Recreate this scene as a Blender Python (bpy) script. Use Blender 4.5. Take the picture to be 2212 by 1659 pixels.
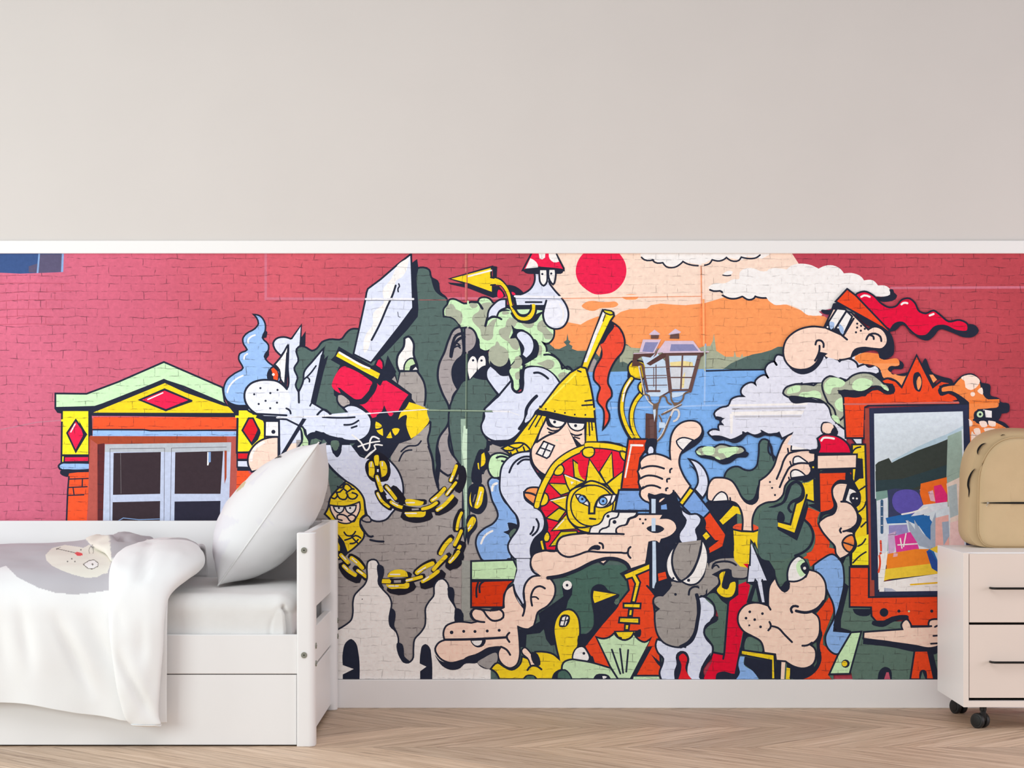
import bpy, bmesh, math, mathutils
from mathutils import Vector
from mathutils.geometry import tessellate_polygon
for o in list(bpy.data.objects): bpy.data.objects.remove(o)
SC=bpy.context.scene;COL=SC.collection
# camera: level, square on to the mural wall, 8.2 m away, lens shifted up
cd=bpy.data.cameras.new('camera');cam=bpy.data.objects.new('camera',cd);COL.objects.link(cam)
cam.location=(0,-8.2,1.07);cam.rotation_euler=(math.radians(90),0,0)
cd.sensor_width=36;cd.sensor_fit='HORIZONTAL';cd.lens=77.67;cd.shift_x=0;cd.shift_y=.0346;cd.clip_end=60
SC.camera=cam
# soft sky from the open side, front-left window, added fills left, right, overhead
w=bpy.data.worlds.new('sky');SC.world=w;w.use_nodes=True
w.node_tree.nodes['Background'].inputs['Color'].default_value=(.985,.98,1.02,1)
w.node_tree.nodes['Background'].inputs['Strength'].default_value=.56
def area(name,loc,tgt,sx,sy,power,colr):
    l=bpy.data.lights.new(name,'AREA');l.shape='RECTANGLE';l.size=sx;l.size_y=sy;l.energy=power;l.color=colr
    o=bpy.data.objects.new(name,l);COL.objects.link(o);o.location=loc
    o.rotation_euler=(Vector(tgt)-Vector(loc)).to_track_quat('-Z','Y').to_euler();return o
area('window_light_front',(-4.3,-5.6,1.35),(-1.0,0,.6),2.6,2.2,150,(.9,1,1))
area('added_fill_left',(-5.2,-1.9,1.5),(0,-.5,.3),2.2,1.8,85,(.93,1,1))  # added, unseen fill that brightens left-facing sides such as the chest
area('added_fill_right',(4.6,-1.9,.95),(-.6,-.5,.25),2.0,1.5,62,(1,.93,1))  # added, unseen fill that lifts the bed end's outer face
area('added_fill_overhead',(-.4,-3.2,3.0),(-.2,-2.6,0),3.2,2.4,55,(.99,.99,1))  # added overhead fill that brightens the floor and bed top
SC.view_settings.view_transform='Standard';SC.view_settings.look='None';SC.view_settings.exposure=-.27;SC.view_settings.gamma=1
SC.view_settings.use_curve_mapping=False
# mural artwork: outlines traced as drawing strokes
PAL=dict(K='252a3c',m='cdf0c0',y='f8d728',Y='fbea2c',r='ee2350',R='e0202c',o='f4592f',O='fd9a55',b='9cc0f2',B='6f9fe0',w='fbfbfd',l='dfe5f8',L='cdd6f0',s='ffdfcc',g='4a625c',G='a39f9e',D='7c7678',e='c3dfae',P='c65a72',n='a8492f',N='45333a',p='ffd7bd',c='d9d5d2')
def parse(text,pal=PAL):
    pal=dict(pal)
    x0=y0=0;sc=1.0;out=[]
    for ln in text.splitlines():
        ln=ln.split('#')[0].strip()
        if not ln: continue
        t=ln.split()
        if t[0]=='T': x0,y0,sc=map(float,t[1:4]);continue
        if t[0]=='C': pal[t[1]]=t[2];continue
        h=t[0]; pts=[];cor=[]
        for p in t[1:]:
            c=p.endswith('!')
            a,b=p.rstrip('!').split(',')
            pts.append((x0+float(a)/sc,y0+float(b)/sc));cor.append(c)
        if h[0]=='.':
            r=float(h[2:])
            for (a,b) in pts: out.append((pal[h[1]],[[(a+r*math.cos(k*math.pi/6),b+r*math.sin(k*math.pi/6)) for k in range(12)]]))
            continue
        if h[0] in '-=':
            w=float(h[2:] or 5)*.88
            q=pts if h[0]=='=' else spline(pts,cor,False)
            out.append((pal[h[1]],stroke(q,w,False)))
            continue
        straight=h.endswith('c'); hh=h.rstrip('c'); w=float(hh[1:] or 0)*.8
        q=pts if straight else spline(pts,cor,True)
        out.append((pal[h[0]],[q]))
        if w: out.append((pal['K'],stroke(q,w,True)))
    return out
def spline(p,cor,closed):
    n=len(p);
    if n<3: return p
    res=[]
    m=n if closed else n-1
    for i in range(m):
        p1,p2=p[i],p[(i+1)%n]
        p0=p[i-1] if (closed or i>0) else p1
        p3=p[(i+2)%n] if (closed or i+2<n) else p2
        if cor[i]: p0=p1
        if cor[(i+1)%n]: p3=p2
        d=math.dist(p1,p2)
        if cor[i] and cor[(i+1)%n]: k=1
        else: k=max(2,min(6,int(d/7)+1))
        # centripetal-ish tangents (scaled)
        d01=math.dist(p0,p1);d23=math.dist(p2,p3)
        def tan(a,b,c,da,db):
            if da<1e-6 or db<1e-6: return ((c[0]-a[0])/1.0*0.5*(d/max(d,1e-6)),(c[1]-a[1])*0.5)
            # nonuniform catmull: tangent at b
            va=((b[0]-a[0])/da,(b[1]-a[1])/da);vb=((c[0]-b[0])/db,(c[1]-b[1])/db)
            u=(va[0]*db+vb[0]*da)/(da+db);v=(va[1]*db+vb[1]*da)/(da+db)
            return (u*d,v*d)
        t1=tan(p0,p1,p2,d01,d);t2=tan(p1,p2,p3,d,d23)
        if d01<1e-6: t1=((p2[0]-p1[0]),(p2[1]-p1[1])); t1=(1.5*t1[0]-.5*t2[0],1.5*t1[1]-.5*t2[1])
        if d23<1e-6: t2=((p2[0]-p1[0]),(p2[1]-p1[1])); t2=(1.5*t2[0]-.5*t1[0],1.5*t2[1]-.5*t1[1])
        for j in range(k):
            s=j/k;s2=s*s;s3=s2*s
            a=2*s3-3*s2+1;b=s3-2*s2+s;c=-2*s3+3*s2;e=s3-s2
            res.append((a*p1[0]+b*t1[0]+c*p2[0]+e*t2[0],a*p1[1]+b*t1[1]+c*p2[1]+e*t2[1]))
    if not closed: res.append(p[-1])
    return res
def stroke(q,w,closed):
    # list of convex-ish quads along the line with mitred joints, round-ish ends
    q=[a for i,a in enumerate(q) if i==0 or math.dist(a,q[i-1])>0.3]
    if closed and len(q)>2 and math.dist(q[0],q[-1])<0.3: q.pop()
    n=len(q);h=w/2;
    if n<2: return []
    L=[];Rr=[]
    def nrm(a,b):
        d=math.dist(a,b) or 1e-6; return (-(b[1]-a[1])/d,(b[0]-a[0])/d)
    for i in range(n):
        if closed or 0<i<n-1:
            n1=nrm(q[i-1],q[i]);n2=nrm(q[i],q[(i+1)%n])
            mx,my=n1[0]+n2[0],n1[1]+n2[1];l=math.hypot(mx,my)
            if l<0.2: mx,my=n2;l=1;k=h
            else: k=h/max(l/2,0.5)
            mx,my=mx/l*k,my/l*k
        else:
            mx,my=nrm(q[0],q[1]) if i==0 else nrm(q[-2],q[-1]);mx*=h;my*=h
        L.append((q[i][0]+mx,q[i][1]+my));Rr.append((q[i][0]-mx,q[i][1]-my))
    if closed: return [[L[i],L[(i+1)%n],Rr[(i+1)%n],Rr[i]] for i in range(n)]
    # caps
    def cap(a,b):
        d=math.dist(a,b) or 1e-6;u=((b[0]-a[0])/d*h*.8,(b[1]-a[1])/d*h*.8);return u
    u=cap(q[1],q[0]);v=cap(q[-2],q[-1])
    s0=((L[0][0]+Rr[0][0])/2,(L[0][1]+Rr[0][1])/2);s1=((L[-1][0]+Rr[-1][0])/2,(L[-1][1]+Rr[-1][1])/2)
    def mid(a,c): return (c[0]+(a[0]-c[0])*.6,c[1]+(a[1]-c[1])*.6)
    m=lambda a,c,u:(mid(a,c)[0]+u[0],mid(a,c)[1]+u[1])
    poly=[m(L[0],s0,u)]+L+[m(L[-1],s1,v),m(Rr[-1],s1,v)]+Rr[::-1]+[m(Rr[0],s0,u)]
    if n<=3: return [poly]
    out=[[m(L[0],s0,u),L[0],Rr[0],m(Rr[0],s0,u)]]+[[L[i],L[i+1],Rr[i+1],Rr[i]] for i in range(n-1)]+[[L[-1],m(L[-1],s1,v),m(Rr[-1],s1,v),Rr[-1]]]
    return out

MURAL="""
C S f9dfcd
C O fb9f62
C T a9b098
C g 576c68
C B 7fb2ef
T 1160 545 6.9125
Sc 100,-40 3770,-40 4250,700 4250,1500 100,1500
C s ffdfcc
r 590,190 640,80 700,10 780,-40! 1180,-40! 1240,30 1310,140 1335,290 1310,400 1230,520 1120,600 1000,625 860,625 740,560 620,440 580,320
C Q fa5f52
O 1260,660 1320,635 1430,625 1520,650 1500,690 1400,708 1300,695
O 665,800 740,740 850,725 950,740 1080,740 1180,740 1215,780 1170,815 1050,830 930,840 870,870 780,870
Oc 150,1130 440,1040 650,1080 750,1020 900,960 1150,960 1250,890 1380,850 1640,840 1700,790 1850,765 2020,780 2212,790 2500,760 2800,670 3500,690 4100,930 4600,1000 4600,1900 2800,2700 150,2700
gc 190,1370 270,1440 330,1445 440,1390 400,1340 440,1310 455,1210 470,1310 500,1330 480,1370 530,1400 520,1440 600,1470 740,1470 900,1500 960,1400 1340,1370 2000,1900 2300,2100 0,2100 0,1370
T 1440 545 6.9125
Tc -700,1370 -560,1400 -550,1420 -450,1430 0,1440 480,1430 560,1400 650,1400 690,1320 705,1210 720,1320 740,1470 880,1560 1000,1560 1015,1470 1040,1560 1100,1570 1130,1510 1140,1560 1500,1500 1500,1800 -700,1800
gc 960,1659 1160,1570 1280,1525 1420,1500 1560,1460 1660,1410 1780,1410 1780,2000 600,2000 700,1780 850,1740
T 1260 745 6.9125
gc 380,390 500,270 600,250 900,400 700,420 380,410
C U a79fa0
Uc 60,330 160,200 200,240 150,400 60,410
T 1260 745 6.9125
Bc -100,410 500,400 1780,360 2800,370 3500,380 3500,3500 -100,3500
T 1500 745 6.9125
=K4 160,390 600,375 1050,370
C a a0c4f4
=a4 -1800,950 -1200,940 -200,920 150,905 520,900
=a4 165,-10 150,880
T 1160 545 6.9125
C w f6f3f1
wc 1545,-40 3480,-40 3480,30 3360,95 3140,60 3060,120 2860,80 2740,130 2600,110 2450,190 2180,140 2050,220 1890,190 1740,115 1600,110 1545,50
-K4 1560,75 1600,110 1740,115
-K4 1720,110 1760,150 1880,155
-K4 1880,160 1930,215 2050,225 2180,140
T 1440 545 6.9125
-K4 240,135 300,170 400,195 470,200
-K4 555,195 640,170 680,110
-K4 690,115 790,130 880,90 895,75
-K4 900,85 960,125 1080,120 1115,70
-K4 1120,75 1240,95 1340,80 1395,40
w 840,330 900,280 990,290 960,335
-K3 838,340 900,350 958,342
w 620,530 700,470 880,460 1000,400 1080,400 1090,300 1180,240 1300,240 1400,280 1700,250 1780,270! 1860,200 2040,170 2200,210 2500,500 2400,900 2140,940 2000,860 1880,790 1750,780 1600,780 1540,720 1520,670! 1400,680 1330,650! 1270,710 1200,700 1130,650! 1050,690 950,690 840,640! 820,590! 700,575
-K4.5 645,560 700,580 825,590 830,640
-K4.5 830,640 940,690 1040,690 1130,660
-K4.5 1140,665 1230,710 1300,690 1325,655
-K4.5 1320,660 1400,680 1520,680
T 1660 545 4.608
w 0,170 180,170! 250,130 340,115 430,130 495,165! 560,135 640,130 720,170 750,210! 850,210 930,250 950,280! 1040,280 1090,330! 1180,340 1220,380! 1210,420 1150,440 1060,440 900,600 520,580! 400,628 300,560 200,520 60,520 0,480
C P c65a72
Pc 500,590 700,540 650,700 560,640
K 1200,370! 1240,370 1250,400 1280,430 1260,470 1200,490 1120,490 1060,440! 1150,440 1210,420
T 0 0 1
C a cf7286
=a6 574,548 574,647
=a6 574,645 800,646
=a6 880,645 1130,644
=a6 1925,622 2600,619
C q a04a58
=q1.2 574,649 800,650
=q1.2 800,651 1200,649
C b 9cc0f2
T 0 500 6.9125
C i 3d5688
C j 5c5672
C k 88a8d6
ic -20,300 950,300 945,605 600,620 300,630 -20,615
jc 585,340 925,340 915,600 575,620 430,610 430,520 560,480
kc 925,330 955,330 945,605 912,607
kc 575,330 600,330 575,620 548,622
C q b04a5c
=q1 0,770 600,770 1040,780
=q1 0,925 430,895 600,905 1100,885
=q1 0,1045 300,1020 900,1020 1080,1030
=q1 0,1160 600,1160 950,1150
=q1 0,1280 300,1262 800,1275
=q1 0,1390 500,1380 970,1390
=q1 430,780 430,890
=q1 920,790 925,890
=q1 700,840 700,900
=q1 90,850 85,900
=q1 262,940 262,1020
=q1 580,915 578,1020
=q1 820,910 820,1010
=q1 97,1050 94,1150
=q1 432,1040 425,1150
=q1 692,1040 690,1140
=q1 925,1035 925,1140
=q1 258,1170 260,1260
=q1 565,1180 572,1250
=q1 110,1290 115,1370
=q1 415,1280 415,1370
=q1 685,1290 685,1370
T 80 740 6.9125
C z b95a50
zc 760,1130 3100,1130 3100,1700 3100,2650 755,2650
C x 5f2a2e
T 80 930 6.9125
xc 905,205 1010,185 1010,1400 905,1400
T 80 740 6.9125
m5c 275,760 740,765 1220,585 1895,290 2770,670 2800,880 2830,920 2200,660 1895,560 880,960 275,975
Kc 260,985 380,960 860,945 1210,830 1895,540 2210,680 2850,930 3000,960 3000,1060 3000,1120 820,1090 830,1390 785,1390 770,1000 380,1010 370,1060 305,1050
yc 840,1045 1220,890 1910,605 2210,745 2790,945 2850,955 2960,1040 2940,1050
=K5 830,1080 3100,1085
oc 845,1110 3085,1115 3080,1300 835,1300
bc 835,1310 3080,1325 3080,1400 830,1395
=K4 835,1300 1580,1300 1700,1315 3080,1305
r6c 1535,855 1905,700 2290,860 1925,1010
=K5 1925,1008 2310,870
=w3 1655,850 1790,790 1880,750
Y5c 375,1010 780,1010 780,1810 365,1810
Yc 355,1150 760,1085 770,1115 365,1180
r5c 580,1155 735,1370 580,1630 450,1350
Kc 620,1155 745,1370 600,1620 575,1600 690,1380
=w3 570,1215 505,1335
C a c3798c
=a3 -600,1310 0,1190 360,1160
T 80 930 6.9125
=K5 365,370 780,370
r4c 410,390 775,385 775,465 405,470
b5 790,485! 480,482 360,490 322,530 340,570 480,590 790,585!
K 350,600! 480,605 480,690 400,680 345,640
Kc 480,600 780,590 780,620 640,625 480,640
oc 480,640 600,625 780,620 745,1400 440,1400 460,720
=K4 478,690 460,900 440,1400
=K3 470,725 765,715
=K3 470,850 750,838
=K3 460,968 700,960
=K3 680,725 675,840
=K3 540,855 555,960
C A b9bfc6
C E c5cee6
C F 3c2f35
C H 2c2a3a
nc 780,88 1000,85 2830,90 2840,230 1010,190 905,205 870,1400 760,1400 775,600
zc 800,130 905,205 890,1400 755,1400 775,620
Ec 1015,205 2900,175 2860,1400 985,1400
Ac 1015,205 2900,175 2880,320 1015,320
=N1 1090,1400 1090,272 1905,262 1895,1400
=N1 1990,1400 2010,262 2830,245
Fc 1145,335 1850,320 1840,945 1135,960
Fc 1130,1070 1840,1052 1835,1400 1125,1400
Fc 2065,325 2780,305 2740,945 2055,945
Hc 2055,1060 2740,1050 2730,1400 2050,1400
=D1 1250,340 1255,940
=k2 1210,1350 1290,1305 1520,1330 1830,1320
wc 2545,320 2575,320 2575,450 2560,520 2540,520
kc 2560,320 2595,320 2595,470 2560,480
nc 2800,300 2835,300 2830,700 2800,800
T 300 740 6.9125
Kc 1290,850 1600,930 1750,1060 2110,1070 2110,1200 1880,1190 1740,1100 1470,1100 1400,1030 1340,950
Y5c 1480,1000 1650,1000 1850,1120 1880,1200 1880,1430 1640,1640 1465,1640
Yc 1440,1090 1760,1090 1750,1125 1440,1125
R5c 1640,1130 1705,1130 1790,1300 1690,1520 1545,1310
Kc 1710,1130 1810,1300 1820,1350 1780,1450 1690,1540 1680,1490 1780,1310
=K4 1470,1130 1460,1650
T 480 860 6.9125
oc 220,1080 380,1080 500,1260 200,1700
R4c 225,815 400,815 400,915 225,915
l4c 225,930 400,930 400,1035 225,1030
Kc 225,1035 420,1035 420,1085 225,1085
w4c 645,345 850,345 850,575 640,570
.K4.5 765,503
lc 860,310 1800,310 1500,700 860,870
s5 840,580! 700,590 560,640 450,740 390,860 390,1000 440,1100! 840,1000!
C W fff4ee
-W7 620,660 500,740 440,850 435,930
sc 1000,680 1120,670 1300,820 900,870
=K5 848,310 855,860
T 460 660 6.9125
b4.5 600,130! 710,160 780,270 780,380 740,480 830,590 830,660 770,760 820,840 900,900 1010,1010 900,1300 700,1500 480,1495 350,1490 210,1420 160,1260 210,1110 330,1010 450,930 420,870 385,800 400,720 510,660 460,580 445,500 500,420 620,350 680,270 650,180
Kc 780,360 815,400 800,480 740,490 740,430
Kc 835,640 840,740 800,800 765,770 770,720
-w4 630,440 550,480 525,520 530,560
-w4 515,720 475,750 465,800
-w4 450,1045 320,1120 240,1220 215,1300
K 900,900 960,960 990,1030 970,1130 820,1110 810,1010 840,950
oc 870,950 905,925 960,980 975,1040 965,1120 905,1100 900,1040
.w3 903,1030
T 0 0 1
C u a9a29f
uc 640,950 1100,950 1100,1480 640,1480
T 700 545 6.9125
g5 -410,1500! -400,1430 -330,1400 -250,1430 -180,1470 -110,1440 -30,1340 80,1300 270,1290 320,1220 400,1150 520,1145! 700,900! 1320,300! 1390,240 1480,225 1570,260 1605,380 1690,430 1730,600 1830,690 1840,790 1790,850! 2330,1000! 2400,3300! -300,3300!
K 1605,380 1690,430 1730,600 1830,690 1760,660 1660,580 1620,480
T 700 760 6.9125
C u a9a29f
uc 980,430 1060,340 1100,470 1140,310 1390,290 1500,500 1500,800 1590,1050 1550,1300 1600,1500 1640,1700 2050,1680 2080,4900 -100,4900 -100,3000 1000,1700
-K5 1390,290 1490,450 1515,560 1500,800
-K5 1590,1050 1580,1180 1550,1300 1600,1500 1660,1700 1710,2060
=K4 980,430 1060,340 1100,470 1130,310
T 700 970 6.9125
gc 1570,-40 1710,-40 1735,200 1700,560 1640,280 1600,100
-K6 1560,-40 1620,150 1640,330 1700,570
T 700 760 6.9125
T 700 545 6.9125
Kc 1285,180 1390,100 1410,240 1380,380 1410,840 1400,960 1250,1150 1000,1420 880,1540 800,1600 700,1640 1330,830 1310,400
l5c 655,545 850,400 1090,190 1280,40 1300,30 1330,830 1130,1100 700,1650 440,1520 525,1140 620,700 635,600
w 1275,80! 1100,190 1000,400 880,560 890,760 740,900 720,1100 640,1200 590,1350 610,1500 650,1460 700,1300 850,1000 980,720 1050,560 1080,420 1150,380
-K5 1070,495 1030,620 940,820 830,1080 710,1310
-K3.5 1115,470 1125,510 1105,540 1108,590
=K1.5 1100,890 1110,960 1140,970
T 700 760 6.9125
C U a79fa0
U6 2050,-380! 1950,-340 1860,-180 1800,0 1720,180 1700,400 1760,600 1870,850 1850,1080 1720,1280 1680,1500 1720,1750 1850,1850! 2100,1750! 2010,1640 1900,1500 1860,1320 1900,1150 1980,950 1930,830 1920,680 2000,560! 1930,420 1930,220 1990,120 2060,60 2080,-100!
T 700 970 6.9125
Kc 1700,-60 1740,100 1745,250 1700,560 1660,330 1690,150
T 700 760 6.9125
-K7 2090,-280 1970,-240 1920,-120 1890,70
-K4 1920,-120 1980,-130 2030,-90
K 2090,50 1980,130 1920,240 1940,400 2000,530 2090,540
C v 7a8a7c
w6 1200,-200! 1260,-230 1330,-150 1340,50 1390,200 1400,285! 1120,285! 1090,200 1100,60 1190,-80
e4 1195,285! 1200,200 1250,120 1330,95 1350,130 1400,290!
Kc 1270,290 1290,210 1360,180 1410,280
wc 1325,270 1370,222 1395,265
-K4 1450,1330 1400,1390 1250,1410 1150,1490
-K4 1310,1465 1220,1480 1120,1630
C I 8b9a8e
T 460 660 6.9125
gc 1140,800 1420,800 1420,1300 1140,1300
l5 1170,500! 1320,290! 1305,600! 1250,650 1275,830 1215,930 1265,1090 1235,1180 1280,1290! 1350,1120 1360,1000 1490,830 1660,630! 1580,1000 1480,1450! 1800,1640! 2040,1640! 1940,1530! 2090,1490 2230,1540 2340,1650 2390,1800 2380,1900 2330,2000 2230,2030 2050,2030 1800,1960 1640,1900 1520,1900 1400,1980! 1380,1860! 1300,1800! 1100,1700! 700,1640 520,1560 800,1300 1100,1250 1120,900 1130,590! 1020,750! 920,640 900,560 940,500 1060,470 1170,500
=K10 1640,750 1590,1000 1490,1440
Kc 1725,740 1650,1000 1540,1470 1490,1440 1600,1000 1630,830
=K4 1480,1440 1450,1500
-K4 1540,900 1440,1030 1350,1110
-K4 1405,1070 1440,1100 1440,1140
=K5 1280,1260 1285,1450
Kc 1305,500 1385,380 1380,600 1350,610 1305,600
w5 1115,590! 1020,760 920,880! 990,960 1010,1100 1060,1170! 1100,1160!
Kc 1095,700 1135,710 1105,1240 1060,1210
K 900,900 960,960 990,1030 970,1130 820,1110 810,1010 840,950
oc 870,950 905,925 960,980 975,1040 965,1120 905,1100 900,1040
.w3 903,1030
C M eef0fb
M 830,1110 960,1130 1060,1200 1105,1250 1160,1420 1090,1600 900,1630 700,1620 560,1550 480,1420 480,1280 560,1170 680,1120
-K5 1105,1250 1060,1200 960,1130 830,1110 680,1120 560,1170 480,1280 480,1420 560,1550 650,1620
=K5 600,1615 1100,1640
.K2.4 710,1233 617,1325 858,1307 965,1260 787,1423 957,1450 684,1470 856,1534
-K4.5 1095,1535 1150,1570 1162,1615
T 480 860 6.9125
Kc 520,260 820,270 860,300 860,350 640,350 500,290
K 1250,580 1310,520 1420,505 1580,550 1760,610 1900,650 1900,740 1780,730 1760,850 1710,890 1650,840 1620,760 1500,620 1490,660 1300,720
C f 5f7468
fc 1330,620 1400,600 1490,640 1460,660 1310,700
f 1640,630 1730,650 1735,740 1700,800 1660,780
Kc 1200,300 1260,310 920,860 850,880
e5 1150,420! 1200,430 1240,540 1300,650 1290,740! 1110,800! 1130,740 1190,650 1190,520
=K6 1215,720 1210,750
-K5 1700,292 1850,305 1990,285
-K4.5 1825,403 1930,395 2030,340
-K4.5 1935,440 2010,415
T 700 760 6.9125
Kc 100,120 160,60 220,-80 850,290 900,240 950,50 1000,150 1080,300 1000,400 1310,630 1310,700 1600,1050 1300,1310 1120,1370 980,1590 700,1590 500,1520 390,1430 500,1330 700,1150 700,950 400,770 300,760 150,650 140,500 200,300 240,200
r 250,620! 170,580 115,500 130,440 200,300 260,230 310,215! 500,300 720,450! 720,500 660,590 560,700! 480,710 380,650 240,540! 200,530! 230,580
r5c 760,200 800,110 840,95 880,150 890,230 870,280
Kc 700,210 860,310 860,270 740,200
rc 790,470 840,510 880,435 930,430 1260,640 1180,750 1100,900 970,940 930,870 900,800 860,900 790,940 780,970 720,990 680,910 560,800 430,760 600,780 700,640
Kc 830,920 880,870 905,800 930,890 1100,880 1100,960 850,950
K 400,730 500,720 570,700 660,600 720,480 790,470 760,600 700,680 620,770 530,790 420,760
rc 940,900 980,960 1010,960 1040,920 1000,900
C t b3a9a6
t5 200,640! 260,630 330,670 400,760 390,790! 290,830 250,810 200,740
y4c 165,70 210,-15 850,320 810,420
-w5 230,10 400,110 540,190 680,250
-Y3 200,50 500,230 780,380
l5 290,840! 360,800 450,800 560,850 660,930 700,1000 700,1130 660,1230 560,1310 430,1330 200,1290 0,1220 -100,1100! 100,940! 370,930!
lc -120,950 400,900 400,1200 -120,1200
y 1270,750! 1400,790 1540,850! 1540,920 1570,1030 1500,1130 1400,1230 1300,1295! 1250,1180 1225,1080 1230,940 1170,960 1110,1010! 1150,900 1220,840
y 775,1040! 855,1090 880,1200 880,1255! 800,1200 765,1120
-K4 770,1160 830,1150 880,1120
y 1015,1155 1100,1140 1130,1155! 1100,1220 1060,1250!
y 1000,1175! 1030,1280! 970,1290 930,1280!
-K5 1000,1160 1030,1270
-K5 -120,1190 0,1230 150,1310 300,1350 450,1350 600,1300
-K5 -100,940 0,860 100,940
-K4.5 -20,975 280,985 460,975
-K4.5 300,1090 420,1080 515,1025
-K4.5 410,1135 490,1108
K 95,1320 110,1440 150,1560 200,1575 240,1540 265,1420 300,1300
f 110,1330 215,1330 200,1470 150,1480
T 700 970 6.9125
l5 -40,-60! 0,130 60,220 330,480 500,600 590,730 620,900 650,1000 740,1070 830,1080 930,1050 1010,960 1100,850 1180,680 1180,540 1110,330 960,150! 700,140! 560,110 430,20! 280,-40 150,130 60,-60
K 430,-20 620,100 700,140 960,150 1040,0 700,-100
lc -20,-60 95,-60 130,60 190,120 250,60 270,-60 400,-60 560,150 40,150
K 110,-20 150,80 195,125 235,90 260,-20
f 130,-40 215,-40 190,20 150,20
-w3.5 770,0 615,140
=K4 0,130 -60,-100
T 700 760 6.9125
-w4 420,1240 550,1350 640,1470 670,1440 690,1320 720,1270 820,1300
-w3.5 510,1415 680,1360 830,1335
-w3.5 870,1395 750,1400 770,1450 700,1500 615,1590
T 700 970 6.9125
gc 40,210 300,490 110,700 60,420
-K5 10,150 60,230 330,480
y5 330,480! 500,600 590,730 610,880 620,980! 550,1040 540,1130 600,1240! 600,1290 480,1450 350,1550! 240,1640 100,1640 100,1060 10,970! 60,880 90,740 200,600
C h d6b59a
s4 85,835! 105,930 150,1010 200,1075 300,1110 380,1105 450,1060 510,970 540,880 530,790! 330,850
w4 140,855! 300,855! 285,920 230,955 170,920
w4 315,855! 480,838! 460,920 400,965 340,930
.K2.4 222,880 390,880
-K4 200,1050 200,990 250,975 330,1000 400,1080 450,1080 470,1010 420,980 360,1000
-K4 270,1065 210,1050
-K4 200,560 260,580 300,530
-K4 170,640 240,640 290,590 350,640 420,590 450,600
-K4 105,720 160,740 200,690 180,640
-K4 200,690 240,740 320,750 350,690 330,650
-K4 350,690 390,740 460,740 500,690 420,650
-K4 290,590 320,520 360,530 420,600
-K4 300,540 330,520
-K6 120,1240 220,1370 300,1600
Kc 195,1250 300,1380 360,1550 230,1640 240,1400
-K4 300,1240 340,1290 420,1290 470,1230
-K4 310,1360 400,1330 470,1290 550,1330
-K4 390,1410 460,1400 510,1350
-K4 400,1290 440,1340 500,1400
-K5 550,1130 600,1220 700,1310 730,1300
-K5 690,1355 780,1375 890,1380
t4 560,1050 650,990 700,1080 680,1090
T 980 760 6.9125
g5 0,660 60,560 150,430 230,410 340,300 480,200! 480,350 560,500 660,640! 460,850! 440,1000 430,1180 500,1310! 520,1420 400,1530 340,1650 250,2000 240,2350 200,2650 170,2850! 130,2600! 140,2100! 100,1700! 0,1550!
T 980 760 6.9125
K 500,1320 560,1340 560,1450 500,1500 420,1640 330,1650 330,1560 380,1500 480,1430
uc 540,1400 680,1360 720,1700 420,2000 360,2200 440,3400 260,3400 300,2600 260,2200 400,2200 420,1900 520,1650
T 980 970 6.9125
C v 9db6a4
C e cfe9cf
vc 105,-450 205,-450 200,0 205,1100 180,1150 120,350
gc 200,0 320,-50 330,200 230,700 230,1150 190,1150
ec 150,-350 205,-350 200,0 195,1050 180,1050 165,300 120,0
T 700 970 6.9125
C Z 201f2c
Z 640,180 680,150 860,150 950,160 970,400 960,460 860,490 720,480 660,420
Z 740,60 830,50 960,150 700,160
Z 960,200 985,260 985,400 940,470 900,300
y 680,190 720,180 740,220 745,430! 680,400 670,300
y 835,180 890,175 920,210 920,390 860,420! 845,300
y 770,90 810,90 820,130 810,250! 765,245!
=w3 705,200 700,260
=w3 870,195 870,250
lc 790,300 820,300 815,345 790,340
-Z14 780,400 840,600 900,700 1020,820 1200,880
-y9 790,410 820,500 860,620
-Z15 920,560 1000,640 1100,760
-Z20 1040,600 1140,720 1170,780
-y8 930,560 1010,660 1070,740
-Z13 790,640 880,800 990,880
-y7 800,660 860,770 970,860
lc 920,690 950,680 990,740 940,750
-Z14 980,790 1100,880 1280,900
-y8 1000,790 1100,850 1240,885
-Z14 1230,790 1500,790
y 1210,785 1490,785! 1480,820 1350,845 1230,830
-Z12 1200,880 1400,910 1700,900
-Z24 1210,990 1380,1030 1560,990
y 1205,940! 1520,930! 1510,990 1350,1015 1230,1000
-Z13 1470,900 1600,860 1700,800
-y8 1470,895 1590,860 1680,800
-Z13 1600,770 1700,680 1800,590
-y9 1610,770 1720,680 1800,590
-Z22 1700,930 1830,870 1940,770
-y9 1690,910 1800,830 1920,700
-Z14 1840,670 1920,580 1980,490
-y7 1830,680 1890,600 1970,500
-Z16 1900,470 1960,350 2000,250
-y8 1890,470 1930,380 1975,250
-Z20 2010,600 2070,400 2050,300
-w3 1225,800 1350,800
-w3 1210,960 1380,960
-w3 1690,910 1760,870
-w3 1620,760 1680,720
-w3 1840,670 1900,590
-w3 1890,470 1920,400
-w3 800,660 840,740
-w3 1020,800 1100,840
-w3 930,560 980,620
-w3 790,410 815,480
Zc 1290,880 1440,880 1440,920 1290,920
uc 1310,888 1415,885 1415,910 1310,915
-Z16 2050,930 1980,1080 1970,1200
-y7 2055,950 2010,1060 1985,1200
-Z13 2060,1200 1990,1380 1960,1450
-y8 2050,1220 2000,1330 1950,1430
-Z16 1900,1320 1800,1430 1730,1550
-y10 1890,1350 1800,1450 1740,1560
-Z22 2060,1430 2000,1570 1880,1750
-y8 2030,1450 1960,1560 1850,1680
T 700 1190 5.925
-Z14 1700,0 1640,120 1590,150
-Z22 1740,60 1680,170 1600,170
-y9 1720,10 1670,80 1610,140
-Z13 1600,50 1500,150 1400,250
-y9 1560,70 1470,160 1400,240
-Z17 1400,140 1290,190 1180,280
-y11 1390,160 1280,210 1190,280
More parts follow.
